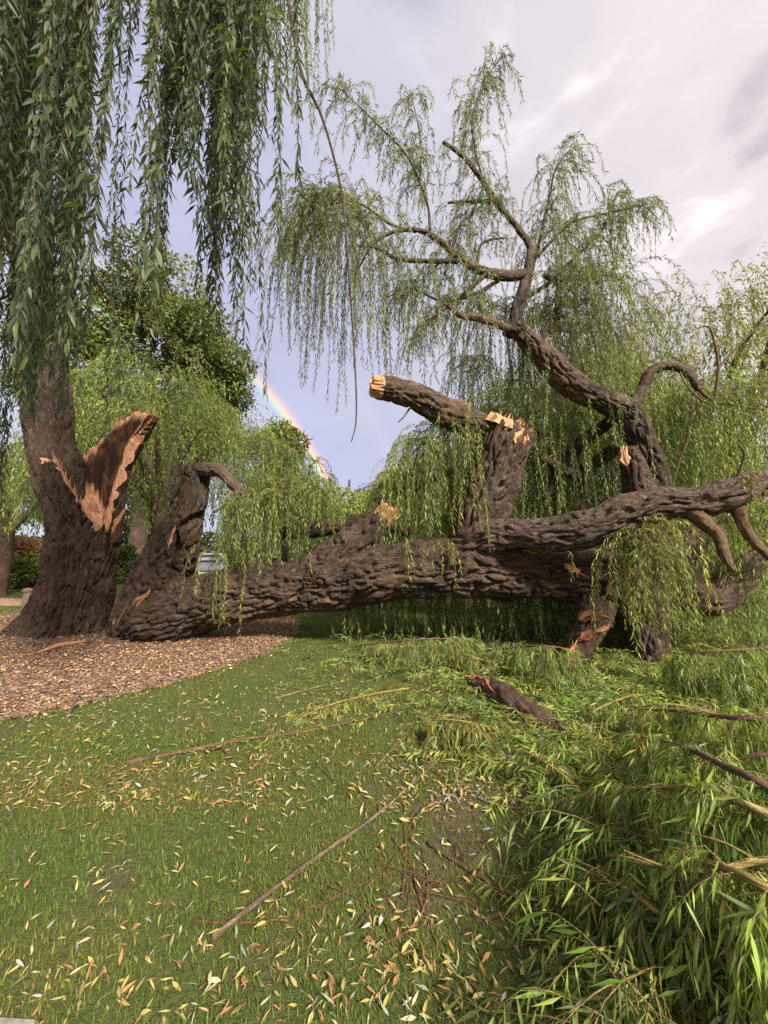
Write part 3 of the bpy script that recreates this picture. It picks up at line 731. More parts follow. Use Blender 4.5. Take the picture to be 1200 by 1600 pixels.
for i in range(15):
    limb('bar', np.array([(-17 + i * .2, 19, 0, .014), (-17 + i * .2, 19, 1.15, .012)]), M_IRON, o, metres=True, ds=.5, seg=6, bark=0, lump=0)
for z in (.15, 1.05):
    limb('rail', np.array([(-17.1, 19.0, z, .02), (-14.1, 19.0, z, .02)]), M_IRON, o, metres=True, ds=.5, seg=6, bark=0, lump=0)

#==CARS==
# ------------------------------------------------------------------ parked cars
M_TYRE = simple('tyre', (0.02, 0.02, 0.02), 0.8); M_GLASS = simple('car_glass', (0.04, 0.05, 0.06), 0.12, 0, 0, 3, .05, .4)
M_CHROME = simple('alloy', (0.5, 0.5, 0.52), 0.3, 0.9); M_PLATE = simple('number_plate', (0.8, 0.8, 0.78), 0.5, var=.04); M_LAMP = simple('lamp_lens', (0.65, 0.67, 0.7), 0.12, var=.05)
M_BLACKP = simple('black_trim', (0.02, 0.02, 0.022), 0.4); M_TAIL = simple('tail_lamp', (0.35, 0.02, 0.02), 0.2, var=.05)

def loft(secs, close=True):
    """stack of equal-length closed sections -> quads"""
    V = np.concatenate(secs); n = len(secs[0]); m = len(secs); idx = np.arange(n * m).reshape(m, n)
    F = np.stack([idx[:-1], np.roll(idx, -1, 1)[:-1], np.roll(idx, -1, 1)[1:], idx[1:]], -1).reshape(-1, 4)
    caps = [idx[0][::-1][None], idx[-1][None]]
    return V, [F] + caps

def car(label, loc, rz, paint):
    o = empty('parked_car', loc, label, 'car', 'cars parked beyond the lawn'); o.rotation_euler[2] = rz
    def part(name, V, F, m, parent=o, smooth=False):
        q = mk(name, V, F, m, None, smooth=smooth); q.parent = parent; return q
    # local frame: +x is the front; length 4.2, width 1.75
    def ring(x, hw, z0, z1, z2):
        return np.array([(x, -hw * .92, z0), (x, -hw, z0 + .12), (x, -hw, z1), (x, -hw * .9, z2), (x, hw * .9, z2), (x, hw, z1), (x, hw, z0 + .12), (x, hw * .92, z0)])
    secs = [ring(-2.1, .74, .35, .72, .82), ring(-2.0, .84, .22, .82, .93), ring(-1.2, .87, .2, .86, .96), ring(0, .88, .2, .86, .95), ring(.9, .87, .2, .84, .92), ring(1.6, .85, .2, .76, .84), ring(2.0, .80, .22, .66, .74), ring(2.12, .68, .33, .58, .63)]
    part('body', *loft(secs), paint)
    def cab(z, x0, x1, hw): return np.array([(x0, -hw * .9, z), (x0 + .12, -hw, z), (x1 - .15, -hw, z), (x1, -hw * .86, z), (x1, hw * .86, z), (x1 - .15, hw, z), (x0 + .12, hw, z), (x0, hw * .9, z)])
    c_ = part('cabin', *loft([cab(.90, -1.95, .98, .82), cab(1.15, -1.75, .62, .76), cab(1.36, -1.45, .22, .66), cab(1.43, -1.2, -.05, .58)]), paint)
    def quad(name, P, m, parent, off): 
        P = np.array(P, float); nn = np.cross(P[1] - P[0], P[3] - P[0]); nn = nn / np.linalg.norm(nn)
        V = np.vstack([P + nn * off, P - nn * .03]); F = [np.array([(0, 1, 2, 3), (7, 6, 5, 4), (0, 4, 5, 1), (1, 5, 6, 2), (2, 6, 7, 3), (3, 7, 4, 0)])]
        return part(name, V, F, m, parent)
    quad('windscreen', [(.92, .66, .94), (.92, -.66, .94), (.26, -.54, 1.35), (.26, .54, 1.35)][::-1], M_GLASS, c_, .012)
    quad('rear_window', [(-1.90, -.66, .97), (-1.90, .66, .97), (-1.46, .55, 1.34), (-1.46, -.55, 1.34)][::-1], M_GLASS, c_, .012)
    for s in (-1, 1):
        for xa, xb, xc, xd in ((-1.45, -.42, -.45, -1.25), (-.35, .6, .12, -.36)):
            P = [(xa, s * .806, .97), (xb, s * .806, .97), (xc, s * .685, 1.33), (xd, s * .685, 1.33)]
            quad('side_window', P if s < 0 else P[::-1], M_GLASS, c_, .012)
        quad('headlight', [(2.06, s * .74, .52), (2.06, s * .44, .52), (2.0, s * .44, .68), (1.93, s * .76, .68)] if s < 0 else [(2.06, s * .44, .52), (2.06, s * .74, .52), (1.93, s * .76, .68), (2.0, s * .44, .68)], M_LAMP, o, .05)
        quad('tail_light', [(-2.07, -.80, .62), (-2.09, -.55, .62), (-2.07, -.55, .80), (-2.03, -.82, .80)][::-1] if s < 0 else [(-2.09, .55, .62), (-2.07, .80, .62), (-2.03, .82, .80), (-2.07, .55, .80)][::-1], M_TAIL, o, .04)
        quad('mirror', [(.62, s * .84, .95), (.62, s * 1.0, .95), (.62, s * 1.0, 1.07), (.62, s * .84, 1.07)], paint, o, .06)
        for xx in (-1.3, 1.32):
            a = np.linspace(0, 2 * math.pi, 20, endpoint=False)
            def rg(r_, yy): return np.stack([xx + r_ * np.cos(a), np.full(20, yy * s), .31 + r_ * np.sin(a)], 1)
            w = part('wheel', *loft([rg(.22, .70), rg(.31, .72), rg(.31, .88), rg(.24, .895)]), M_TYRE)
            part('rim', *loft([rg(.215, .87), rg(.20, .905), rg(.05, .90)]), M_CHROME, w)
    quad('grille', [(2.12, -.42, .36), (2.12, .42, .36), (2.10, .40, .56), (2.10, -.40, .56)], M_BLACKP, o, .02)
    quad('number_plate', [(2.14, -.26, .40), (2.14, .26, .40), (2.14, .26, .51), (2.14, -.26, .51)], M_PLATE, o, .02)
    quad('number_plate', [(-2.09, .26, .48), (-2.09, -.26, .48), (-2.07, -.26, .60), (-2.07, .26, .60)], M_PLATE, o, .03)
    return o
paint_k = simple('black_paint', (0.012, 0.013, 0.016), 0.18, 0, 0, 2, .05, .7); paint_s = simple('silver_paint', (0.55, 0.56, 0.60), 0.28, 0.5, 0, 2, .05)
cp = GP(222, 902, 0.02)
car('black parked car with white number plate between torn trunk and snag', (-14.3, 22.6, .02), R(-78), paint_k)
car('silver parked car with pale windscreen behind the snag', (-9.6, 21.4, .02), R(-72), paint_s)
#==STANDING==
# ------------------------------------------------------------------ the standing willow with its torn, hollow trunk
SY = 7.4
def zof(y, Y=SY): return U(0, y, Y)[2]
base = np.array((U(100, 990, SY)[0], SY + 0.1, 0.0))
willow = empty('willow_tree', base, 'standing willow with torn open hollow trunk and overhanging green curtain', 'tree')
ys_ = [1000, 985, 960, 930, 900, 830, 760, 720, 680, 640, 600]
cx_ = [88, 90, 100, 107, 111, 117, 114, 113, 112, 112, 112]
rr_ = [86, 76, 68, 64, 61, 61, 66, 69, 70, 70, 70]
zz_ = [zof(y) for y in ys_]; zz_[0] = -0.06
cxm = [U(x, 850, SY)[0] for x in cx_]; rrm = [r * SY / FPX * 0.79 for r in rr_]
ceny = SY + 0.25
TH = [-180, -150, -120, -108, -102, -98, -92, -84, -70, -52, -36, -22, -5, 12, 28, 42, 58, 78, 98, 118, 140, 180]
TY = [720, 722, 728, 732, 728, 736, 744, 754, 776, 806, 832, 812, 790, 752, 700, 655, 632, 624, 640, 680, 705, 712]
nth, nz = 250, 170
th = np.linspace(-math.pi, math.pi, nth, endpoint=False)
topz = np.interp(np.degrees(th), TH, [zof(y) for y in TY]) + 0.09 * pn(np.stack([np.cos(th) * 11, np.sin(th) * 11, 0 * th], 1)) + 0.07 * pn(np.stack([np.cos(th) * 34, np.sin(th) * 40, 0 * th], 1))
def shell(Tm, Zm, f):
    """point of the trunk wall at angle Tm, height Zm, radius factor f"""
    cx = np.interp(Zm, zz_, cxm); r_ = np.interp(Zm, zz_, rrm)
    flare = np.clip(1 - Zm / 0.7, 0, 1) ** 1.6
    r_ = r_ * (1 + flare * (0.10 * np.cos(5 * Tm + 0.6) + 0.07 * np.cos(3 * Tm + 2)) + 0.05 * np.cos(2 * Tm + Zm) + 0.035 * np.cos(7 * Tm + Zm * 1.2))
    P = np.stack([cx + r_ * f * np.cos(Tm), ceny + r_ * f * np.sin(Tm), Zm], -1)
    dg = np.degrees(Tm); lean = np.clip(1 - np.abs(dg - 62) / 55, 0, 1) ** 0.7 * np.clip((Zm - 2.9) / 1.6, 0, 1.3) ** 1.4
    P[..., 0] += 0.85 * lean; P[..., 1] -= 0.40 * lean; P[..., 2] -= 0.14 * lean
    return P, r_
u = np.linspace(0, 1, nz)[:, None]
Zm = -0.06 + (topz[None] + 0.06) * u; Tm = np.repeat(th[None], nz, 0)
P, rl = shell(Tm, Zm, 1.0)
q = np.stack([np.cos(Tm) * rl, np.sin(Tm) * rl, Zm], -1) + 40
w = 0.05 * np.stack([pn(q * 4 + 3), pn(q * 4 + 9), 0 * q[..., 0]], -1)
tw = q.copy(); tw[..., 0] += 0.12 * np.sin(Zm * 1.3)
dd = 0.065 * furrows(tw * np.array((1, 1, .7)), 9.5) + 0.05 * pn(q * 1.6)
P = P + np.stack([np.cos(Tm), np.sin(Tm), 0 * Tm], -1) * dd[..., None]
idx = np.arange(nz * nth).reshape(nz, nth)
F = np.stack([idx[:-1], np.roll(idx, -1, 1)[:-1], np.roll(idx, -1, 1)[1:], idx[1:]], -1).reshape(-1, 4)
tr = mk('trunk', P.reshape(-1, 3), F, M_BARK, willow, smooth=True, vec=q.reshape(-1, 3))
# exposed inside: rim, hollow wall, sloping floor of fresh wood
rim_out = P[-1]
apex = math.radians(-36)
def floor_z(Pxy):
    cxx = np.interp(2.5, zz_, cxm); t = ((Pxy[..., 0] - cxx) * math.cos(apex) + (Pxy[..., 1] - ceny) * math.sin(apex)) / 0.75
    return 2.42 - 0.50 * t
rows = [rim_out]; rot = [np.zeros(nth)]
thick = 0.80 - 0.06 * np.clip(np.cos(th - 0.6), 0, 1) + 0.05 * pn(np.stack([np.cos(th) * 5, np.sin(th) * 5, 0 * th + 3], 1))
mid_th = (1 + thick) / 2
pr, _ = shell(th, topz, mid_th); pr[:, 2] += 0.05 * pn(np.stack([np.cos(th) * 22, np.sin(th) * 22, 0 * th + 1], 1)) + .02; rows.append(pr); rot.append(np.zeros(nth))
ni = 50
for k in range(ni + 1):
    t = k / ni; f = thick + 0.035 * pn(np.stack([np.cos(th) * 8, np.sin(th) * 8, 0 * th + t * 2.2], 1)) + 0.02 * pn(np.stack([np.cos(th) * 22, np.sin(th) * 22, 0 * th + t * 2], 1))
    p0, _ = shell(th, topz, f); fz = np.minimum(floor_z(p0), topz - 0.03)
    z = topz - 0.02 + (fz - topz + 0.02) * t
    pk, _ = shell(th, z, f); rows.append(pk)
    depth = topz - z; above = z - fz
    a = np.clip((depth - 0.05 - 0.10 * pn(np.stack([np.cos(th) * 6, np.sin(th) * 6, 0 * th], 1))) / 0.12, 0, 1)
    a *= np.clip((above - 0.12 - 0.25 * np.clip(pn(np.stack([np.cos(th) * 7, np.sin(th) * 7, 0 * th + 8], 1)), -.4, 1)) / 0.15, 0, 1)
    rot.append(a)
cen = np.array((np.interp(2.6, zz_, cxm), ceny)); last = rows[-1]
for k in range(1, 13):
    t = k / 12; pk = last.copy(); pk[:, :2] = last[:, :2] * (1 - t) + cen * t
    pk[:, 2] = last[:, 2] * (1 - t) + (2.42 + 0.02) * t + 0.07 * (1 - t) * pn(np.stack([pk[:, 0] * 9, pk[:, 1] * 9, 0 * th], 1)); rows.append(pk)
    rot.append(np.zeros(nth))
V = np.array(rows); m = len(rows); idx = np.arange(m * nth).reshape(m, nth)
F = np.stack([idx[:-1], np.roll(idx, -1, 1)[:-1], np.roll(idx, -1, 1)[1:], idx[1:]], -1).reshape(-1, 4)
qq = V.reshape(-1, 3).copy()
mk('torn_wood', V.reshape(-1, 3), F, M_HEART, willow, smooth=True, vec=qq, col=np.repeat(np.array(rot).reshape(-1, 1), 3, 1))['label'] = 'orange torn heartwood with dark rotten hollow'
# splinters round the tear
for i, (a, b, w_) in enumerate([((166, 832, 7.0), (176, 785, 7.05), 4), ((174, 835, 7.05), (196, 795, 7.0), 3.5)]):
    A_, B_ = U(*a), U(*b); torn_patch('splinter', [A_, (A_ + B_) / 2 + (0, -.03, 0), B_], w_ * 7 / FPX, M_WOOD, willow, seed=i, sink=.01, jag=.35)
sel = rng.integers(0, nth, 260); sel = sel[(np.degrees(th[sel]) > -110) & (np.degrees(th[sel]) < 110)]
spikes('splinters', [rows[1][j] + (0, 0, -.02) for j in sel], [(math.cos(th[j]) * .15, math.sin(th[j]) * .15, 1) for j in sel], rng.uniform(.03, .3, len(sel)) ** 1.2, .014, M_HEART2, willow, 9)
# the surviving limb
limb('limb', [(104, 830, 7.75, 18), (94, 760, 7.75, 32), (84, 705, 7.7, 32), (72, 600, 7.6, 31), (54, 470, 7.4, 29), (30, 300, 7.0, 26), (5, 120, 6.5, 24), (-30, -120, 6.0, 20), (-60, -500, 5.2, 15)], M_BARK2, willow, ds=.05, bark=.035, seed=5)
limb('branch', [(20, 240, 6.8, 20), (60, 60, 5.8, 16), (140, -160, 4.9, 12), (270, -420, 4.2, 9), (460, -700, 3.6, 5)], M_BARK2, willow, ds=.06, seed=6)
limb('branch', [(-20, 0, 6.2, 18), (-10, -160, 5.0, 14), (40, -330, 3.9, 10), (120, -600, 3.0, 6)], M_BARK2, willow, ds=.06, seed=7)
limb('branch', [(60, 60, 5.8, 10), (200, -60, 5.6, 8), (360, -120, 5.4, 6), (500, -130, 5.3, 3)], M_BARK2, willow, ds=.06, seed=8)
limb('hanging_shoot', [(440, -60, 4.6, 3.60), (462, 70, 4.6, 3.24), (475, 125, 4.6, 2.88), (500, 175, 4.6, 2.45), (520, 240, 4.6, 2.16), (535, 310, 4.6, 1.87), (543, 400, 4.6, 1.73), (550, 500, 4.6, 1.58), (556, 600, 4.6, 1.44), (556, 660, 4.6, 1.15), (549, 690, 4.6, 0.79)], M_BARK, willow, ds=.05, seg=7, bark=0, lump=.06)

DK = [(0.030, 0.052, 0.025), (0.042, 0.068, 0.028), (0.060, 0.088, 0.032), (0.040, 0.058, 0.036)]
def curtain(spec, lv, K=10, spacing=.032, ll=.11, lw=.017, pal=GREENS, out=None, wob=.07, droop=.5, tau=.15, start=.02, zmin=.03, spread=.75, jit=25, mult=1.0):
    """spec rows: x0, x1, ytop0, ytop1, ybot0, ybot1, Y0, Y1, n - shoots hanging between those pixels at those distances"""
    nds = []
    for x0, x1, t0, t1, b0, b1, Y0, Y1, n in spec:
        n = int(n * mult); nc = max(1, n // 4); ci_ = rng.integers(0, nc, n); fc = rng.uniform(0, 1, nc); sd = 9 / max(1, abs(x1 - x0))
        f = np.clip(fc[ci_] + rng.normal(size=n) * min(sd, .3), 0, 1); x = x0 + (x1 - x0) * f; Yd = rng.uniform(Y0, Y1, nc)[ci_] + rng.normal(size=n) * .06; cl_ = rng.normal(size=nc)[ci_] * jit
        yt = t0 + (t1 - t0) * f + rng.normal(size=n) * jit * .4; yb = b0 + (b1 - b0) * f + rng.normal(size=n) * jit * .7 + cl_
        A = np.array([U(a, b, c) for a, b, c in zip(x, yt, Yd)]); B = np.array([U(a, b, c) for a, b, c in zip(x, yb, Yd)])
        A[:, :2] = B[:, :2]; L = np.maximum(A[:, 2] - B[:, 2], .15) * 1.02
        D0 = nrm(np.stack([rng.normal(size=n), rng.normal(size=n), np.full(n, .4)], 1))
        nd = shoots(A, D0, L, K, tau, wob, zmin); nds.append(nd)
        leaves_on(nd, L, spacing, ll, lw, pal, lv, start=start, droop=droop, spread=spread)
    return np.concatenate(nds)

lv = Leaves()
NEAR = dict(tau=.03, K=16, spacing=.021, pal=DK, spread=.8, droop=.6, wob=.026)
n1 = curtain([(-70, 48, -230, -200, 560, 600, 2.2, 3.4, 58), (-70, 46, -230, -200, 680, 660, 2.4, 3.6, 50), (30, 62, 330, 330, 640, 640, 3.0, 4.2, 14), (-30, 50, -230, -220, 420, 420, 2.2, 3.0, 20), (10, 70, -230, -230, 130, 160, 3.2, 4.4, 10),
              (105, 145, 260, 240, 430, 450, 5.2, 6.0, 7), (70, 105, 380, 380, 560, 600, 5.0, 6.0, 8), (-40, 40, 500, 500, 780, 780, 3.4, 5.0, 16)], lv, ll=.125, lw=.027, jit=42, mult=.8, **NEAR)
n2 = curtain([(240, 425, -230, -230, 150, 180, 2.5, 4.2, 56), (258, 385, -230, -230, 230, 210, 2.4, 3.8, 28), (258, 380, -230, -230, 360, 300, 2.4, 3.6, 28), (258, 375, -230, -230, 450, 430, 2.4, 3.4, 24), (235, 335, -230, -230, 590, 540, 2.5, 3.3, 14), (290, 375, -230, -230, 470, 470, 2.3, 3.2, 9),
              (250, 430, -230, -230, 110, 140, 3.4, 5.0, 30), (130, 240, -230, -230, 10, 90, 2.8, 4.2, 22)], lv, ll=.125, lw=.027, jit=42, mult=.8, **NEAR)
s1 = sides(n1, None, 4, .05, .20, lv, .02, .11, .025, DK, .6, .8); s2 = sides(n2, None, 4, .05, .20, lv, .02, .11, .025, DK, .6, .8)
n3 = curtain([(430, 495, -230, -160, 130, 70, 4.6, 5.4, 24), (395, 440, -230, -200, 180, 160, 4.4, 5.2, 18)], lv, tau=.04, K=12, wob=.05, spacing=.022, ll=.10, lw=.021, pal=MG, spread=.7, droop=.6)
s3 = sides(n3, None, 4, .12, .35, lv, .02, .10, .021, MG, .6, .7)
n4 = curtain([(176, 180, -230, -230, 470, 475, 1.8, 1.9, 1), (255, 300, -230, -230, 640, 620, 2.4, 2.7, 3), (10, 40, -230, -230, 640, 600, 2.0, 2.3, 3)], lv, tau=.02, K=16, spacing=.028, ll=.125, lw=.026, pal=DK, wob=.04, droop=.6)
arr = lv.cat()
X, Y, Dp = project(arr[0]); vis = (X > 0) & (X < 1200) & (Y > 0) & (Y < 800)
order = np.argsort(np.where(vis, Dp / arr[3], 1e9))[:300]
rest = np.ones(len(Dp), bool); rest[order] = False
leaf_objects(arr, order, M_LEAF, willow)
bake('foliage', [a[rest] for a in arr], M_LEAF, willow, near=True, kind='stuff')
stems('shoots', np.concatenate([n1, n2, n4]), .0028, M_TWIG, willow, 2); stems('shoots', n3, .003, M_TWIG, willow); stems('side_shoots', np.concatenate([s1, s2, s3]), .0018, M_TWIG, willow)

#==FALLEN==
# ------------------------------------------------------------------ the fallen willow
fbase = GP(240, 1006); fbase[2] = 0
fw = empty('fallen_willow', fbase, 'huge fallen willow trunk with snapped limbs lying across the lawn', 'tree')
limb('trunk', [(180, 995, 7.25, 14), (205, 985, 7.2, 28), (250, 962, 7.1, 42), (320, 944, 7.0, 43), (400, 926, 6.9, 40), (490, 911, 6.75, 41), (580, 900, 6.6, 42), (670, 890, 6.5, 44), (760, 886, 6.4, 46), (840, 890, 6.3, 40), (920, 902, 6.2, 40), (990, 915, 6.2, 40), (1040, 925, 6.3, 28)],
     M_BARK, fw, ds=.022, bark=.06, fx=10, seed=11, close=(True, True), lump=.2)
sn = limb('snag', [(205, 985, 7.35, 30), (228, 940, 7.3, 38), (258, 890, 7.2, 38), (284, 838, 7.1, 30), (300, 795, 7.05, 21), (305, 760, 7.05, 19), (306, 732, 7.05, 22)], M_BARK, fw, ds=.025, bark=.055, fx=9, seed=12, close=(False, True), lump=.16,
          cracks=[([(268, 925), (274, 895), (277, 865), (270, 838)], 9, .30), ([(272, 828), (290, 818), (312, 808), (330, 806)], 8, .16), ([(200, 965), (225, 945), (250, 930)], 9, .18)])
sn['label'] = 'upright broken snag with dark split down its front'
limb('branch', [(292, 745, 7.0, 10), (318, 733, 6.9, 11.5), (345, 738, 6.8, 9.5), (368, 760, 6.75, 8), (388, 778, 6.7, 7), (392, 795, 6.65, 5.5), (382, 815, 6.6, 5)], M_BARK2, fw, ds=.03, bark=.02, fx=14, seed=13)
limb('branch', [(384, 805, 6.62, 4), (381, 830, 6.6, 3), (383, 852, 6.6, 2)], M_BARK2, fw, ds=.04, bark=.004, seed=14)
limb('branch', [(368, 772, 6.7, 4), (352, 788, 6.65, 3), (335, 800, 6.6, 2.5)], M_BARK2, fw, ds=.04, bark=.004, seed=15)
st = limb('stub', [(450, 915, 6.85, 24), (505, 893, 6.72, 36), (552, 858, 6.58, 34), (580, 830, 6.5, 25), (602, 808, 6.45, 19)], M_BARK, fw, ds=.03, bark=.045, fx=9, seed=16, close=(False, False))
broken_end('broken_wood', U(604, 804, 6.4), U(616, 788, 6.3) - U(600, 810, 6.45), .20, .16, M_WOOD, fw, 3)
end_spikes(U(604, 804, 6.4), U(616, 788, 6.3) - U(600, 810, 6.45), .19, 40, .06, .2, M_WOOD, fw, 8, .014)
limb('stub', [(738, 900, 6.5, 26), (742, 865, 6.45, 38), (749, 825, 6.35, 42), (758, 785, 6.3, 40), (772, 740, 6.25, 39), (786, 700, 6.2, 38), (795, 672, 6.2, 34)], M_BARK, fw, ds=.03, bark=.055, fx=9.5, seed=17, close=(False, False))
ax = U(812, 655, 6.1) - U(786, 700, 6.2)
broken_end('broken_wood', U(795, 672, 6.2), ax, .40, .14, M_WOOD, fw, 5, tilt=.3)
end_spikes(U(795, 672, 6.2), ax, .36, 90, .05, .26, M_WOOD, fw, 21, .02)
torn_patch('broken_wood', [U(803, 696, 5.84), U(800, 675, 5.86), U(797, 656, 5.95)], .12, M_WOOD, fw, 22, sink=.08)
torn_patch('broken_wood', [U(820, 694, 5.86), U(817, 682, 5.88), U(814, 670, 5.95)], .09, M_WOOD, fw, 23, sink=.08)
limb('broken_limb', [(768, 692, 6.5, 22), (745, 668, 6.35, 23), (710, 648, 6.2, 23), (660, 626, 6.0, 21), (620, 611, 5.85, 19), (590, 605, 5.75, 18)], M_BARK2, fw, ds=.025, bark=.035, fx=11, seed=18, close=(False, False))
ax = U(585, 604, 5.72) - U(620, 611, 5.85)
broken_end('broken_wood', U(591, 605, 5.75), ax, .172, .13, M_WOOD, fw, 9, tilt=-.3)
end_spikes(U(591, 605, 5.75), ax, .165, 46, .05, .18, M_WOOD, fw, 31, .013)
limb('twig', [(640, 638, 5.95, 1.6), (632, 650, 5.9, 1.3), (622, 660, 5.9, 1)], M_TWIG, fw, ds=.03, seg=6, bark=0)
# crossing limb in front
limb('limb', [(716, 866, 6.65, 22), (730, 850, 6.35, 32), (758, 840, 6.05, 29), (800, 836, 5.85, 24), (860, 832, 5.6, 26), (920, 822, 5.4, 28), (980, 800, 5.2, 28), (1030, 786, 5.05, 24), (1085, 784, 4.95, 22), (1135, 772, 4.85, 25), (1175, 757, 4.8, 20), (1230, 752, 4.75, 17), (1330, 745, 4.6, 12)],
     M_BARK2, fw, ds=.022, bark=.045, fx=11, seed=19, lump=.18)
limb('branch', [(1080, 795, 4.95, 16), (1105, 822, 4.85, 10), (1122, 838, 4.8, 8), (1132, 865, 4.78, 7), (1145, 893, 4.75, 6)], M_TWIG, fw, ds=.025, bark=.012, fx=20, seed=20)
limb('branch', [(1150, 785, 4.85, 12), (1160, 815, 4.75, 8), (1175, 842, 4.7, 7), (1200, 868, 4.65, 6), (1240, 900, 4.6, 4)], M_TWIG, fw, ds=.025, bark=.012, fx=20, seed=21)
limb('branch', [(1150, 752, 4.8, 3.2), (1158, 730, 4.75, 2.4), (1163, 708, 4.7, 2), (1150, 690, 4.7, 1.2)], M_TWIG, fw, ds=.03, seg=7, bark=.0)
# tall leaning limb
limb('limb', [(1015, 930, 6.4, 36), (1022, 860, 6.5, 32), (1025, 800, 6.5, 25), (1022, 745, 6.5, 22), (1005, 690, 6.45, 20), (986, 648, 6.4, 20), (955, 630, 6.35, 18), (915, 614, 6.3, 18), (880, 590, 6.3, 20), (850, 556, 6.3, 18), (820, 526, 6.3, 14), (802, 512, 6.3, 13)],
     M_BARK2, fw, ds=.025, bark=.04, fx=12, seed=22, kink=.35)
limb('stub', [(1010, 860, 6.35, 30), (1003, 790, 6.25, 23), (992, 740, 6.2, 19), (980, 700, 6.15, 13)], M_BARK, fw, ds=.025, bark=.03, fx=11, seed=23)
torn_patch('broken_wood', [U(980, 728, 5.92), U(976, 712, 5.93), U(978, 698, 5.97)], .085, M_OLDWOOD, fw, 33, sink=.04)
limb('limb', [(798, 522, 6.3, 14), (806, 495, 6.3, 11), (813, 468, 6.3, 10), (824, 430, 6.3, 9), (827, 405, 6.3, 6.5)], M_BARK2, fw, ds=.03, bark=.02, fx=16, seed=24)
CB = {  # crown branches of the leaning limb: pixels, distance, radius
 'b1': [(826, 428, 6.3, 8), (790, 430, 6.2, 9), (755, 424, 6.15, 8), (720, 405, 6.1, 6), (690, 380, 6.0, 5), (662, 362, 6.0, 4.2), (625, 360, 5.95, 3.4), (590, 375, 5.9, 2.6), (570, 400, 5.9, 1.8), (553, 440, 5.9, 1.2)],
 'b1b': [(715, 408, 6.1, 4.5), (670, 408, 6.0, 4), (620, 404, 5.95, 3.2), (590, 388, 5.9, 2.2), (560, 385, 5.9, 1.2)],
 'b1c': [(650, 362, 6.0, 2.6), (610, 350, 5.9, 2.2), (575, 325, 5.9, 1.8), (545, 312, 5.85, 1.5), (510, 318, 5.8, 1.2), (490, 345, 5.8, .9)],
 'b2': [(672, 360, 6.0, 2.6), (668, 320, 5.95, 2.2), (645, 260, 5.9, 1.9), (625, 230, 5.9, 1.6), (590, 195, 5.85, 1.3), (560, 165, 5.85, 1), (530, 138, 5.8, .8)],
 'b3': [(655, 290, 5.9, 1.6), (658, 230, 5.9, 1.2), (650, 180, 5.85, .9), (640, 140, 5.85, .7)],
 'b5': [(827, 415, 6.3, 6.5), (828, 385, 6.3, 5.5), (808, 355, 6.3, 5), (775, 315, 6.25, 4.5), (745, 270, 6.2, 4), (718, 240, 6.2, 3.2), (692, 222, 6.2, 2.6)],
 'b5b': [(775, 318, 6.25, 3), (740, 314, 6.2, 2.6), (700, 317, 6.2, 2)],
 'b4': [(755, 285, 6.2, 2), (742, 230, 6.25, 1.6), (738, 185, 6.25, 1.3), (755, 130, 6.3, 1), (788, 84, 6.3, .8)],
 'b6': [(826, 440, 6.35, 4), (842, 380, 6.45, 3), (858, 310, 6.5, 2), (868, 265, 6.5, 1.4), (890, 235, 6.5, .9)],
 'b7': [(840, 400, 6.4, 2.8), (890, 350, 6.5, 2.2), (940, 335, 6.6, 1.6), (985, 325, 6.6, 1.1), (1018, 318, 6.6, .8)],
 'b8': [(815, 470, 6.35, 4), (860, 440, 6.5, 3.4), (900, 400, 6.6, 2.4), (940, 360, 6.7, 1.6), (965, 300, 6.7, 1)],
 'b9': [(840, 545, 6.4, 4), (870, 480, 6.6, 3), (905, 440, 6.7, 2.2), (950, 430, 6.8, 1.5), (985, 450, 6.8, 1)],
 'b10': [(760, 428, 6.15, 4), (735, 450, 6.1, 3.5), (700, 480, 6.1, 2.8), (665, 505, 6.0, 2), (648, 520, 6.0, 1.2)],
 'b10b': [(790, 432, 6.2, 3.5), (740, 460, 6.3, 3), (690, 470, 6.3, 2), (640, 450, 6.2, 1.4), (605, 465, 6.2, 1)],
 'b11': [(745, 420, 6.15, 3), (750, 385, 6.2, 2.5), (765, 375, 6.2, 2), (790, 372, 6.2, 1.2)],
 'b12': [(705, 395, 6.05, 3), (720, 350, 6.1, 2.4), (740, 330, 6.1, 1.8), (755, 290, 6.15, 1.1)],
 'b13': [(850, 430, 6.4, 5), (870, 437, 6.3, 4), (885, 435, 6.25, 3)],
}
for k_, v_ in CB.items(): limb('branch', v_, M_BARK2, fw, ds=.04, seg=10 if v_[0][3] > 3 else 7, bark=.006 if v_[0][3] > 3 else 0, fx=16, seed=len(k_) + v_[0][0], lump=.1)
limb('branch', [(795, 516, 6.25, 7), (770, 503, 6.1, 6), (745, 497, 6.0, 5.5), (722, 494, 5.95, 4.5), (705, 482, 5.9, 3.5), (694, 474, 5.88, 2.2)], M_TWIG, fw, ds=.03, bark=.008, seed=27)
limb('branch', [(990, 635, 6.35, 10), (1002, 610, 6.3, 8.5), (1015, 583, 6.25, 8), (1040, 571, 6.2, 7.5), (1068, 576, 6.15, 7), (1085, 597, 6.1, 6), (1092, 610, 6.1, 5)], M_BARK2, fw, ds=.03, bark=.016, fx=18, seed=28)
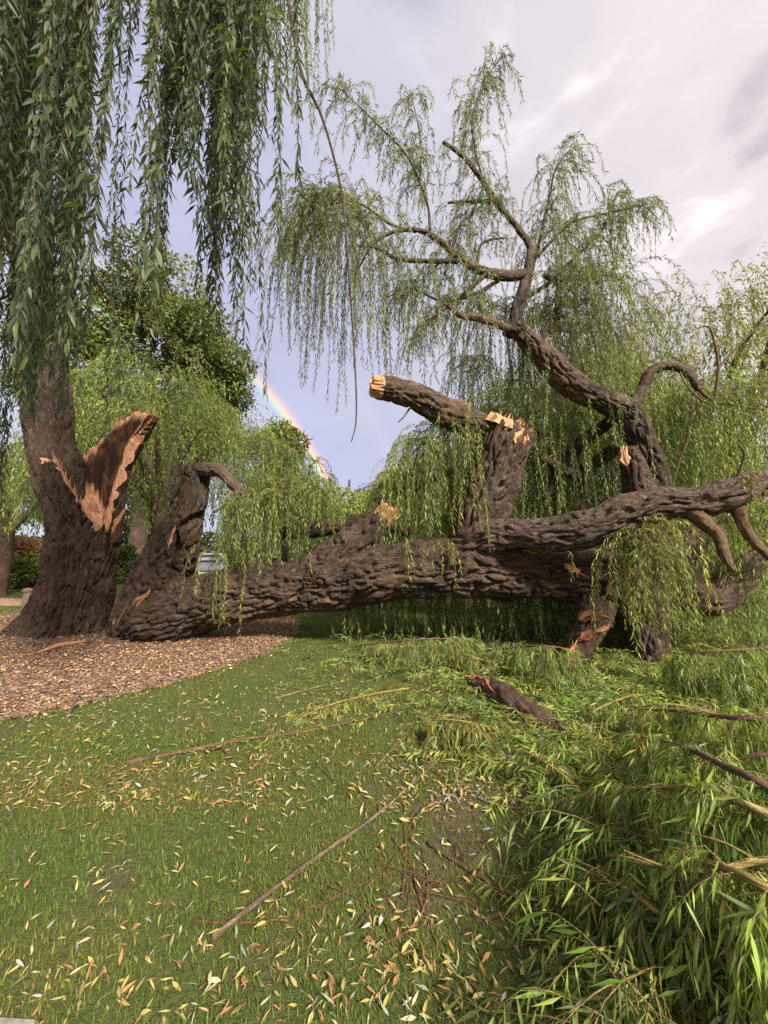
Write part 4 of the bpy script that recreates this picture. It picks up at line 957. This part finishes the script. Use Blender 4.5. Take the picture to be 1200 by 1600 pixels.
for i, v_ in enumerate([[(1090, 605, 6.1, 3), (1105, 620, 6.05, 2.5), (1120, 628, 6.0, 2), (1160, 635, 5.9, 1.4), (1195, 640, 5.9, 1)], [(1086, 612, 6.1, 3.5), (1080, 640, 6.15, 3), (1076, 680, 6.2, 2.5), (1062, 720, 6.2, 2), (1050, 760, 6.2, 1.3)],
                        [(1117, 626, 6.0, 2.6), (1122, 580, 5.95, 2.4), (1118, 540, 5.9, 2), (1105, 510, 5.9, 1.4), (1075, 520, 5.9, .9)], [(1122, 575, 5.95, 2), (1150, 545, 5.9, 1.7), (1180, 515, 5.85, 1.3), (1215, 490, 5.8, 1)],
                        [(1062, 580, 6.15, 1.6), (1075, 605, 6.0, 1.4), (1110, 630, 5.9, 1.1), (1150, 600, 5.85, .8)]]):
    limb('branch', v_, M_TWIG, fw, ds=.04, seg=7, bark=0, seed=30 + i)
# limbs among the curtain behind
for i, v_ in enumerate([[(440, 832, 7.3, 9), (480, 830, 7.2, 11), (530, 822, 7.1, 12), (585, 815, 7.0, 11), (640, 830, 6.9, 10)], [(588, 786, 7.0, 8), (615, 772, 7.1, 9), (640, 764, 7.2, 8), (690, 745, 7.3, 6), (740, 700, 7.3, 4)],
                        [(970, 640, 6.6, 8), (940, 668, 6.8, 9), (900, 700, 7.0, 10), (870, 735, 7.2, 8), (850, 780, 7.3, 6)], [(965, 700, 7.0, 11), (930, 722, 7.1, 9), (905, 740, 7.2, 7), (912, 770, 7.2, 6), (905, 810, 7.2, 5)],
                        [(1000, 890, 6.3, 38), (1050, 915, 6.1, 30), (1100, 935, 5.9, 25), (1145, 915, 5.8, 20), (1180, 880, 5.7, 16), (1230, 850, 5.6, 12)], [(1000, 940, 6.3, 34), (1060, 900, 6.6, 40), (1090, 860, 6.9, 36), (1110, 830, 7.1, 26), (1150, 790, 7.4, 18)],
                        [(845, 712, 7.0, 7), (868, 728, 7.0, 8), (905, 745, 7.1, 8)]]):
    limb('limb', v_, M_BARK, fw, ds=.035, bark=.025, fx=11, seed=40 + i, close=(True, True))
limb('limb', [(940, 905, 6.1, 44), (985, 935, 6.0, 46), (1003, 972, 5.95, 36), (1012, 1012, 5.85, 26), (1016, 1040, 5.8, 17)], M_BARK, fw, ds=.03, bark=.04, fx=9, seed=50)
limb('stub', [(948, 905, 6.4, 16), (938, 925, 6.15, 27), (930, 950, 5.9, 26), (922, 985, 5.65, 20), (906, 1018, 5.5, 17), (893, 1040, 5.4, 12)], M_BARK, fw, ds=.025, bark=.03, fx=12, seed=51)
for i, (a, b, w_, m_) in enumerate([((888, 1046, 5.28), (897, 1012, 5.32), 7, M_WOOD), ((930, 988, 5.42), (950, 980, 5.45), 3.5, M_WOOD), ((884, 884, 5.72), (906, 896, 5.72), 5, M_WOOD),
                                    ((818, 860, 5.86), (868, 864, 5.8), 3, M_WOOD), ((978, 890, 5.6), (1000, 896, 5.58), 5, M_WOOD), ((192, 968, 6.75), (228, 930, 6.78), 6, M_OLDWOOD), ((176, 976, 6.95), (200, 962, 6.85), 6, M_OLDWOOD),
                                    ((262, 858, 6.68), (274, 822, 6.72), 2.5, M_OLDWOOD), ((905, 968, 5.5), (935, 960, 5.45), 9, M_REDWOOD), ((905, 1000, 5.35), (926, 988, 5.36), 7, M_REDWOOD)]):
    A_, B_ = U(*a), U(*b); torn_patch('torn_wood', [A_, (A_ + B_) / 2, B_], w_ * a[2] / FPX, m_, fw, 60 + i, sink=.06)
    spikes('splinters', [A_ + (B_ - A_) * t for t in np.linspace(.05, .95, 12)], [B_ - A_] * 12, rng.uniform(.05, .2, 12), w_ * .0022, m_, fw, 80 + i)
spikes('splinters', [U(x, y, 6.72) for x, y in ((190, 962), (205, 950), (214, 945), (222, 938), (185, 970), (230, 930), (198, 958), (210, 955))], [(.5, -.1, .6)] * 8, rng.uniform(.15, .42, 8), .022, M_OLDWOOD, fw, 95)

# foliage of the fallen tree
lv = Leaves(); nds = []
TOPC = [(0.095, 0.13, 0.055), (0.12, 0.155, 0.06), (0.13, 0.14, 0.065), (0.085, 0.115, 0.05)]
def hang(key, n, l0, l1, t0=0.0, t1=1.0, pal=TOPC, ll=.10, lw=.020, sp=.022, out=.7):
    n = int(n * 1.55)
    S = spline(pxpath(CB[key]), 60)[:, :3]; t = rng.uniform(t0, t1, n); i = (t * 59).astype(int)
    A = S[i] + rng.normal(size=(n, 3)) * .05; T = nrm(np.gradient(S, axis=0))[i]
    L = rng.uniform(l0, l1, n) * 6.2 / FPX
    D0 = nrm(T * .6 + rng.normal(size=(n, 3)) * out + (0, 0, .35)); nd = shoots(A, D0, L, 9, .30, .10); nds.append(nd)
    leaves_on(nd, L, sp, ll, lw, pal, lv, start=.06, droop=.35, spread=.6); sides(nd, None, 1.25, .08, .22, lv, sp, ll, lw, pal, .4, .6)
hang('b1c', 14, 60, 150, .3, 1, out=.3); hang('b1c', 30, 170, 270, .5, .85, out=.2); hang('b1', 12, 50, 120, .55, 1); hang('b1', 20, 60, 130, .2, .6)
hang('b2', 62, 30, 110, .2, 1); hang('b3', 20, 25, 90, .2, 1); hang('b5', 22, 30, 90, .4, 1); hang('b4', 42, 35, 120, .15, 1); hang('b4', 16, 20, 50, .7, 1)
hang('b6', 52, 60, 170, .1, 1); hang('b7', 36, 40, 130, .2, 1); hang('b7', 12, 20, 70, .75, 1); hang('b8', 56, 70, 190, .1, 1); hang('b9', 64, 120, 280, .1, 1); hang('b10', 34, 50, 130, .1, 1); hang('b10b', 34, 50, 120, .25, .9); hang('b11', 12, 30, 80); hang('b12', 30, 40, 110); hang('b5b', 16, 40, 110); hang('b13', 14, 60, 160); hang('b1b', 24, 40, 110, .1, .8)
# long shoot clusters and curtains below the crown
nds.append(curtain([(500, 565, 330, 340, 570, 630, 5.7, 6.1, 56), (478, 520, 330, 330, 480, 560, 5.7, 6.0, 30), (462, 478, 360, 360, 430, 440, 5.7, 5.9, 3), (720, 860, 470, 500, 640, 670, 6.6, 7.4, 75), (840, 980, 470, 520, 660, 740, 6.7, 7.6, 70), (715, 800, 560, 580, 690, 740, 6.8, 7.6, 30),
                    (600, 700, 440, 440, 540, 520, 5.9, 6.4, 20)], lv, K=10, spacing=.02, ll=.10, lw=.020, pal=TOPC, wob=.06, mult=1.35))
nds.append(curtain([(520, 760, 905, 900, 985, 1005, 6.9, 8.2, 210), (760, 1000, 905, 915, 1000, 1020, 6.6, 8.0, 210), (1040, 1240, 900, 860, 1010, 1030, 5.8, 7.2, 80), (640, 735, 690, 650, 860, 850, 6.1, 6.7, 55), (590, 700, 770, 720, 850, 870, 6.9, 7.5, 55),
                    (830, 990, 650, 640, 850, 860, 6.9, 8.0, 90), (1040, 1240, 620, 600, 780, 840, 6.2, 7.2, 80), (1090, 1230, 800, 800, 920, 950, 5.2, 6.2, 36)], lv, K=9, spacing=.024, ll=.11, lw=.021, pal=MG, wob=.08, mult=1.8))
nds.append(curtain([(395, 515, 745, 760, 850, 850, 6.3, 7.0, 60), (362, 430, 780, 770, 870, 890, 6.1, 6.7, 40), (318, 345, 860, 850, 930, 960, 6.0, 6.3, 5), (318, 328, 850, 850, 985, 990, 6.0, 6.1, 3), (400, 500, 690, 720, 800, 830, 7.0, 7.8, 40)], lv, K=9, spacing=.022, ll=.10, lw=.020, pal=MG, wob=.06, mult=1.8))
nds.append(curtain([(985, 1060, 830, 810, 960, 1000, 4.85, 5.15, 34), (995, 1055, 850, 850, 1010, 1010, 4.8, 5.0, 18), (888, 892, 870, 870, 960, 965, 5.2, 5.3, 1), (938, 944, 850, 850, 1000, 1000, 5.1, 5.2, 2), (640, 700, 850, 850, 885, 885, 5.9, 6.2, 12), (1150, 1200, 745, 745, 800, 820, 4.6, 4.8, 4)], lv, K=10, spacing=.022, ll=.10, lw=.018, pal=YG, wob=.07, mult=1.4))
bake('crown', lv.cat(), M_LEAF, fw)
for nd in nds: stems('twigs', nd, .0035, M_TWIG, fw, 1 if len(nd) < 60 else 2)

#==DEBRIS==
# ------------------------------------------------------------------ litter, sticks and boughs on the ground
def ground_stick(name, label, pts, r, mat, group='broken sticks on the lawn', side=0, cat='stick', up=0.0, leaf=0, seed=0):
    """pts are ground pixels, optional third value is height"""
    P = np.array([GP(q_[0], q_[1], (q_[2] if len(q_) > 2 else 0) + r) for q_ in pts]); n = len(P)
    rad = np.linspace(r, r * .45, n); o = empty(name, (P[0][0], P[0][1], 0), label, cat, group)
    S = np.column_stack([P, rad]); S[:, 2] += gz2(S[:, 0], S[:, 1])
    limb('stem', S, mat, o, metres=True, ds=.025, seg=8, bark=.004 if r > .008 else 0, fx=40, seed=seed, lump=.25, close=(True, True))
    rs = np.random.default_rng(seed)
    S2 = spline(S, 40)
    for k in range(side):
        i = rs.integers(6, 36); T = nrm(S2[i + 1, :3] - S2[i, :3]); a = rs.uniform(.5, 1.1) * rs.choice([-1, 1])
        dv = np.array((T[0] * math.cos(a) - T[1] * math.sin(a), T[0] * math.sin(a) + T[1] * math.cos(a), rs.uniform(-.02, .12))); l_ = rs.uniform(.1, .35)
        p0 = S2[i, :3]; p1 = p0 + dv * l_ * .5 + (0, 0, .01); p2 = p0 + dv * l_ + rs.normal(size=3) * .03; p2[2] = max(p2[2], .008)
        limb('side_twig', np.array([list(p0) + [S2[i, 3] * .5], list(p1) + [S2[i, 3] * .35], list(p2) + [S2[i, 3] * .2]]), mat, o, metres=True, ds=.03, seg=6, bark=0, seed=k)
    if leaf:
        i = rs.integers(2, 38, leaf); A = S2[i, :3]; D0 = nrm(rs.normal(size=(leaf, 3)) * (1, 1, .3)); L = rs.uniform(.12, .4, leaf)
        nd = shoots(A, D0, L, 6, 1.0, .12, .015); l2 = Leaves(); leaves_on(nd, L, .022, .085, .013, YG + MG, l2, droop=.1)
        bake('leaves', l2.cat(), M_LEAF, o, near=True, kind='stuff')
    return o
ST = [
 ('long pale stick lying diagonally across the lawn', [(332, 1465), (415, 1398), (500, 1333), (575, 1280), (640, 1226), (690, 1182), (716, 1140, .03)], .0125, M_PALE, 5, 0),
 ('long leafy branch lying below the mulch bed', [(200, 1192), (300, 1172), (380, 1156), (462, 1146), (540, 1130), (622, 1112)], .018, M_TWIG, 6, 16),
 ('dark stick slanting toward the heap on worn turf', [(668, 1312), (735, 1358), (790, 1392), (846, 1432)], .011, M_TWIG, 4, 0),
 ('short pale stick below the long leafy branch', [(590, 1195), (622, 1162), (656, 1136)], .010, M_PALE, 1, 0),
 ('small dark twig in the middle of the lawn', [(494, 1192), (518, 1215), (546, 1240)], .008, M_TWIG, 3, 0),
 ('thin upright reddish twig at the middle of the lawn', [(571, 1272), (573, 1240), (579, 1212)], .006, M_RED, 0, 0),
 ('long thin reddish twig crossing the pale stick', [(628, 1400), (634, 1330), (632, 1260), (640, 1190)], .0065, M_RED, 4, 0),
 ('pale curved stick touching the leaf heap', [(735, 1238), (770, 1254), (810, 1262), (865, 1258)], .010, M_PALE, 2, 0),
 ('thin reddish twig curving below the dark stick', [(600, 1470), (650, 1440), (668, 1380), (660, 1320)], .006, M_RED, 4, 0),
 ('thin brown twig along the worn earth', [(610, 1300), (640, 1345), (655, 1400), (690, 1490)], .006, M_RED, 4, 0),
 ('short broken stick beside the near heap', [(745, 1438), (780, 1428), (808, 1424)], .009, M_PALE, 0, 0),
 ('thin dark twig near the bottom edge', [(725, 1520), (760, 1560), (800, 1592)], .007, M_TWIG, 2, 0),
 ('brown twig lying from lawn to worn patch', [(300, 1440), (420, 1438), (520, 1400), (600, 1345)], .0055, M_RED, 4, 0),
 ('brown leafless branch lying in the leaf carpet', [(618, 1040), (660, 1045), (710, 1060), (752, 1052)], .014, M_TWIG, 3, 0),
 ('thin pale branch on the mulch edge', [(106, 1118), (125, 1090), (160, 1075), (205, 1050)], .016, M_PALE, 3, 0),
 ('short twig at the left of the lawn', [(68, 1245), (118, 1236), (170, 1222)], .005, M_TWIG, 2, 0),
 ('green shoot lying left of the leaf carpet', [(430, 1090), (480, 1076), (550, 1060)], .008, M_YEL, 2, 12),
 ('bent dark stick rising beside the leafy branch', [(655, 1150), (668, 1165, .05), (672, 1190, .08), (686, 1205, .02)], .007, M_TWIG, 0, 0),
]
for i, (lab, pts, r, m_, sd, lf) in enumerate(ST): ground_stick('fallen_stick', lab, pts, r, m_, side=sd, leaf=lf, seed=100 + i)
for i in range(16):
    x0, y0 = rng.uniform(540, 860), rng.uniform(1180, 1580); a = rng.uniform(0, 6.28); l_ = rng.uniform(30, 80)
    q_ = [(x0, y0), (x0 + l_ * .5 * math.cos(a) + rng.normal() * 6, y0 + l_ * .35 * math.sin(a)), (x0 + l_ * math.cos(a), y0 + l_ * .7 * math.sin(a))]
    ground_stick('twig', 'thin reddish twig scrap %s' % ('at the bottom edge by the heap' if y0 > 1480 else 'on worn turf beside the dark slanting stick' if y0 > 1300 else 'on grass above the dark slanting stick'), q_, .005, M_RED, 'twig scraps on the worn turf', 1, 'twig', seed=200 + i)

# log with red rotten end, bark slab, split wood slab
lp = [GP(742, 1072, .10), GP(775, 1082, .13), GP(820, 1110, .10), GP(870, 1140, .07), GP(905, 1160, .04)]
o = empty('fallen_log', (lp[0][0], lp[0][1], 0), 'broken dark log with red splintered end half buried in leaves', 'log')
limb('log_body', np.column_stack([lp, [.09, .125, .11, .085, .05]]), M_BARK, o, metres=True, ds=.02, bark=.02, fx=16, seed=70, close=(False, True))
broken_end('splintered_end', lp[0] + (0.02, 0, 0), lp[0] - lp[1], .105, .12, M_REDWOOD, o, 71)
torn_patch('torn_wood', [GP(728, 1060, .2), GP(748, 1060, .2), GP(768, 1078, .2)], .05, M_REDWOOD, o, 72)
sp_ = [GP(62, 1022, .05), GP(95, 1012, .08), GP(140, 1003, .08)]
o = empty('bark_slab', (sp_[1][0], sp_[1][1], 0), 'torn strip of reddish bark lying on mulch before the trunk', 'bark')
limb('bark_strip', np.column_stack([sp_, [.03, .045, .03]]), M_RED, o, metres=True, ds=.02, bark=.02, fx=20, seed=73, close=(True, True)); torn_patch('torn_wood', [q_ + (0, -.03, .02) for q_ in sp_], .05, M_OLDWOOD, o, 74)
sp_ = [GP(358, 974, .04), GP(385, 970, .07), GP(414, 966, .04)]
o = empty('wood_slab', (sp_[1][0], sp_[1][1], 0), 'pale split slab of wood lying under the fallen trunk', 'wood')
limb('slab_core', np.column_stack([sp_, [.04, .06, .03]]), M_OLDWOOD, o, metres=True, ds=.02, bark=.02, fx=20, seed=75, close=(True, True)); torn_patch('torn_wood', [q_ + (0, -.05, .03) for q_ in sp_], .08, M_WOOD, o, 76)

# leafy boughs torn off and heaped on the grass
HEAPC = [(0.080, 0.145, 0.036), (0.110, 0.190, 0.042), (0.150, 0.225, 0.052), (0.11, 0.14, 0.07), (0.19, 0.24, 0.065)]
def bough(label, stem, nsh, lmin, lmax, mat=M_YEL, ll=.10, lw=.0128, sp=.015, single=0, pal=HEAPC, seed=0, spread=.8, near=True, up=.45):
    """stem rows: ground pixel x, y, height of the stem there, radius"""
    P = np.array([list(GP(x, y, h)) + [r] for x, y, h, r in stem]); S = spline(P, 60)
    o = empty('fallen_bough', (P[0][0], P[0][1], 0), label, 'bough', 'leafy boughs torn off and heaped on the grass')
    limb('stem', P, mat, o, metres=True, ds=.03, seg=9, bark=.003, fx=30, seed=seed, close=(True, True))
    i = rng.integers(4, 60, nsh); T = nrm(np.gradient(S[:, :3], axis=0))[i]; A = S[i, :3]
    D0 = nrm(T * .5 + rng.normal(size=(nsh, 3)) * (1, 1, .25) + (0, 0, up)); L = rng.uniform(lmin, lmax, nsh)
    nd = shoots(A, D0, L, 14, .17, .10, .02); l2 = Leaves()
    leaves_on(nd, L, sp, ll, lw, pal, l2, start=.05, droop=.85, spread=spread * .7)
    s5 = sides(nd, None, 2.2, .1, .28, l2, sp, ll * .9, lw, pal, .7, .7); stems('shoots', np.concatenate([nd[:, ::2][:, :6], s5]), .0020, M_YEL, o)
    ar = l2.cat(); ar[0][:, 2] = np.maximum(ar[0][:, 2], .012 + .02 * rng.uniform(0, 1, len(ar[0])))
    if single:
        X, Y, Dp = project(ar[0]); vis = (X > 0) & (X < 1200) & (Y > 0) & (Y < 1600); od = np.argsort(np.where(vis, Dp, 1e9))[:single]
        leaf_objects(ar, od, M_LEAF, o, nvar=8); k = np.ones(len(Dp), bool); k[od] = False; ar = [a[k] for a in ar]
    bake('foliage', ar, M_LEAF, o, near=near, kind='stuff'); return o
bough('nearest leafy bough with thick yellow stem at the bottom corner', [(1200, 1660, .12, .017), (1178, 1590, .26, .015), (1150, 1510, .36, .013), (1118, 1440, .40, .011), (1060, 1400, .34, .007), (1010, 1400, .24, .004)], 80, .25, .5, single=240, seed=1)
bough('drooping leafy bough over the worn turf at the heap front', [(1140, 1540, .20, .012), (1080, 1470, .34, .010), (1020, 1420, .42, .008), (970, 1385, .38, .006), (935, 1375, .26, .004)], 80, .22, .45, single=200, seed=2)
bough('thick leafy bough along the right edge of the heap', [(1400, 1560, .30, .02), (1300, 1460, .62, .016), (1200, 1390, .70, .013), (1110, 1350, .62, .010), (1030, 1350, .36, .006)], 100, .3, .6, single=150, seed=3)
bough('arching leafy bough in the middle of the heap', [(1340, 1330, .35, .018), (1230, 1285, .70, .015), (1130, 1245, .72, .012), (1040, 1230, .60, .009), (950, 1240, .38, .006), (895, 1255, .22, .004)], 110, .3, .6, single=100, seed=4)
bough('brown stemmed bough crossing the upper heap', [(1330, 1280, .35, .02), (1230, 1240, .66, .018), (1130, 1195, .68, .014), (1060, 1165, .58, .010), (990, 1150, .36, .006)], 100, .3, .6, M_TWIG, single=60, seed=5)
bough('leafy bough at the back of the heap below the big limb', [(1330, 1130, .30, .02), (1230, 1125, .62, .017), (1130, 1120, .60, .013), (1040, 1110, .42, .009), (960, 1110, .28, .005)], 100, .3, .6, M_TWIG, seed=6)
bough('small leafy bough spilling onto the worn turf', [(1080, 1540, .10, .010), (1030, 1520, .22, .008), (985, 1480, .24, .006), (950, 1460, .14, .004)], 44, .2, .4, seed=14)
bough('leafy bough at the bottom edge beside the near corner', [(1160, 1660, .10, .012), (1120, 1610, .22, .010), (1080, 1580, .26, .007), (1040, 1575, .16, .004)], 56, .2, .4, seed=15)
bough('leafy sprig standing beside the broken log', [(800, 1150, .05, .01), (760, 1135, .18, .008), (710, 1125, .25, .006), (660, 1125, .16, .004)], 46, .2, .45, seed=7, pal=YG)
bough('low leafy bough in front of the broken leg', [(900, 1130, .05, .012), (930, 1110, .2, .01), (975, 1090, .26, .008), (1010, 1085, .2, .005)], 56, .2, .5, seed=8)
bough('low leafy bough left of the heap on the grass', [(950, 1300, .05, .010), (900, 1230, .18, .008), (850, 1190, .2, .006), (800, 1165, .12, .004)], 56, .2, .45, seed=9)
bough('leafy spray under the trunk beside the broken log', [(800, 1040, .05, .012), (765, 1035, .2, .010), (735, 1025, .3, .008), (700, 1022, .2, .005)], 50, .2, .5, seed=10, pal=YG)
bough('flattened leafy bough lying by the long leafy branch', [(640, 1075, .03, .010), (580, 1085, .08, .008), (520, 1100, .08, .006), (470, 1120, .05, .004)], 46, .15, .35, seed=11, pal=YG, up=.15)
bough('far right leafy bough beneath the crossing limb', [(1300, 1050, .3, .016), (1200, 1055, .35, .013), (1120, 1060, .3, .009), (1060, 1065, .2, .005)], 70, .3, .6, M_TWIG, seed=12)
bough('bough with bright looping shoots before the hanging strands', [(1130, 1120, .1, .01), (1080, 1105, .4, .008), (1040, 1100, .5, .006), (1000, 1105, .4, .004)], 36, .3, .55, seed=13, pal=YG, spread=.9)
bough('dark leafy bough piled under the middle of the trunk', [(540, 1012, .05, .014), (600, 1004, .30, .012), (670, 998, .45, .010), (740, 1000, .35, .006)], 90, .3, .6, M_TWIG, seed=16, pal=MG, near=False)
bough('leafy bough heaped under the trunk left of the broken leg', [(740, 1020, .05, .014), (800, 1012, .40, .012), (860, 1010, .52, .010), (900, 1018, .35, .006)], 90, .3, .6, M_TWIG, seed=17, pal=MG, near=False)
bough('leafy bough heaped beneath the right hand limbs', [(1240, 1010, .4, .016), (1160, 1015, .6, .013), (1090, 1020, .55, .010), (1040, 1030, .35, .006)], 100, .3, .6, M_TWIG, seed=18, near=False)
ground_stick('broken_stick', 'straight brown stick poking out of the near heap', [(985, 1545, .02), (955, 1480, .14), (925, 1402, .28)], .011, M_RED, 'broken sticks on the lawn', seed=301)
ground_stick('broken_stick', 'long brown stick slanting over the upper heap', [(1320, 1180, .55), (1190, 1180, .55), (1090, 1200, .4)], .014, M_TWIG, 'broken sticks on the lawn', 3, seed=302)
ground_stick('broken_stick', 'thick tan stick lying across the heap at right edge', [(1330, 1330, .6), (1200, 1345, .6), (1090, 1362, .55), (985, 1350, .45)], .012, M_YEL, 'broken sticks on the lawn', 3, seed=303)

# carpet of torn shoots on the ground round the trunk
n = 1500; px_ = rng.uniform(440, 1200, n); py_ = rng.uniform(985, 1215, n)
w_ = np.clip((px_ - 420) / 260, 0.0, 1) * np.where(py_ > 1060, np.clip((px_ - 560 - (py_ - 1060) * 1.2) / 120, 0, 1), 1); k = rng.uniform(0, 1, n) < w_
A = np.array([GP(a, b, .03 + rng.uniform(0, .10)) for a, b in zip(px_[k], py_[k])]); n = len(A)
az = rng.uniform(0, 6.28, n); L = rng.uniform(.3, .8, n)
nd = shoots(A, np.stack([np.cos(az), np.sin(az), .25 + 0 * az], 1), L, 7, 1.2, .2, .02); l2 = Leaves(); leaves_on(nd, L, .017, .10, .019, HEAPC + YG, l2, droop=.15)
o = tag(bake('shoot_carpet', l2.cat(), M_LEAF, None, kind='stuff'), 'carpet of torn leafy shoots covering the ground around the trunk')
c_ = stems('shoots', nd[::3], .0025, M_TWIG, None); c_.parent = o
# tangle of shoots through the heap so that no ground shows
n = 620; px_ = rng.uniform(880, 1330, n); py_ = rng.uniform(1130, 1680, n); k = (px_ > 890 + np.clip(py_ - 1200, 0, 400) * .2); A = np.array([GP(a, b, .05 + rng.uniform(0, .35)) for a, b in zip(px_[k], py_[k])]); n = len(A)
az = rng.uniform(0, 6.28, n); L = rng.uniform(.3, .7, n)
nd = shoots(A, np.stack([np.cos(az), np.sin(az), .2 + 0 * az], 1), L, 7, .5, .2, .02); l2 = Leaves(); leaves_on(nd, L, .018, .10, .013, HEAPC, l2, droop=.5)
o = tag(bake('shoot_tangle', l2.cat(), M_LEAF, None, near=True, kind='stuff'), 'dense tangle of leafy shoots deep inside the heap')
c_ = stems('shoots', nd, .003, M_YEL, None); c_.parent = o

# fallen leaves: the nearest ones as single leaves, the rest as litter
FL = {'yellow': (0.35, 0.285, 0.09), 'pale grey green': (0.30, 0.31, 0.23), 'orange brown': (0.28, 0.135, 0.06), 'cream': (0.36, 0.29, 0.17)}
def litter(n, x0, x1, y0, y1, ll, flat=.3):
    px_ = rng.uniform(x0, x1, n); py_ = y0 + (y1 - y0) * rng.uniform(0, 1, n)
    P = np.array([GP(a, b) for a, b in zip(px_, py_)]); k = (bed(P[:, 0], P[:, 1]) > -0.3) & (rng.uniform(0, 1, n) < .62 + .55 * pn(P * 1.6 + 4)); P = P[k]; n = len(P)
    P[:, 2] = gz2(P[:, 0], P[:, 1]) + rng.uniform(.006, .032, n); az = rng.uniform(0, 6.28, n)
    s = ll * rng.uniform(.55, 1.2, n)
    ci = rng.choice(4, n, p=[.44, .15, .27, .14]); C = np.array(list(FL.values()))[ci] * (1 + .18 * rng.normal(size=(n, 1)))
    return [P, nrm(np.stack([np.cos(az), np.sin(az), rng.normal(size=n) * flat], 1)), np.array((0, 0, 1.0)) + rng.normal(size=(n, 3)) * .35, s, s * rng.uniform(.13, .34, n), np.clip(C, .02, .8)], ci
ar, ci = litter(1500, 0, 880, 1190, 1600, .049)
ar[2] = nrm(ar[2] - ar[1] * (ar[1] * ar[2]).sum(1, keepdims=True))
X, Y, Dp = project(ar[0]); vis = (X > 5) & (X < 860) & (Y < 1590); od = np.argsort(np.where(vis, Dp / ar[3], 1e9))[:300]
names = list(FL)
for c in range(4):
    sub = [i for i in od if ci[i] == c]
    for o, i in zip(leaf_objects(ar, sub, M_DRY, None, 'fallen_leaf', 6), sub):
        gx, gy = X[i], Y[i]; off = abs((gy - 1465) - (gx - 332) * -.845) / 1.31
        where = 'beside the long pale stick' if off < 28 and 320 < gx < 720 else 'on worn turf by the leaf heap' if gx > 640 else 'at the bottom edge of the lawn' if gy > 1500 else 'near the left edge of the lawn' if gx < 200 else 'on open grass left of the pale stick' if gx < 420 else 'on grass right of the pale stick'
        tag(o, '%s %s willow leaf lying %s' % ('broad' if ar[4][i] / ar[3][i] > .25 else 'narrow', names[c], where), 'leaf', 'fallen leaves on the near lawn')
k = np.ones(len(Dp), bool); k[od] = False
a2, _ = litter(7000, 0, 1000, 1010, 1270, .06); a3, _ = litter(420, 560, 880, 1180, 1590, .06)
for q_ in (a2, a3): q_[2] = nrm(q_[2] - q_[1] * (q_[1] * q_[2]).sum(1, keepdims=True))
tag(bake('leaf_litter', [np.concatenate([a[k], b_, c_]) for a, b_, c_ in zip(ar, a2, a3)], M_DRY, None, near=True, kind='stuff'), 'scattered yellow and brown leaf litter over the lawn')
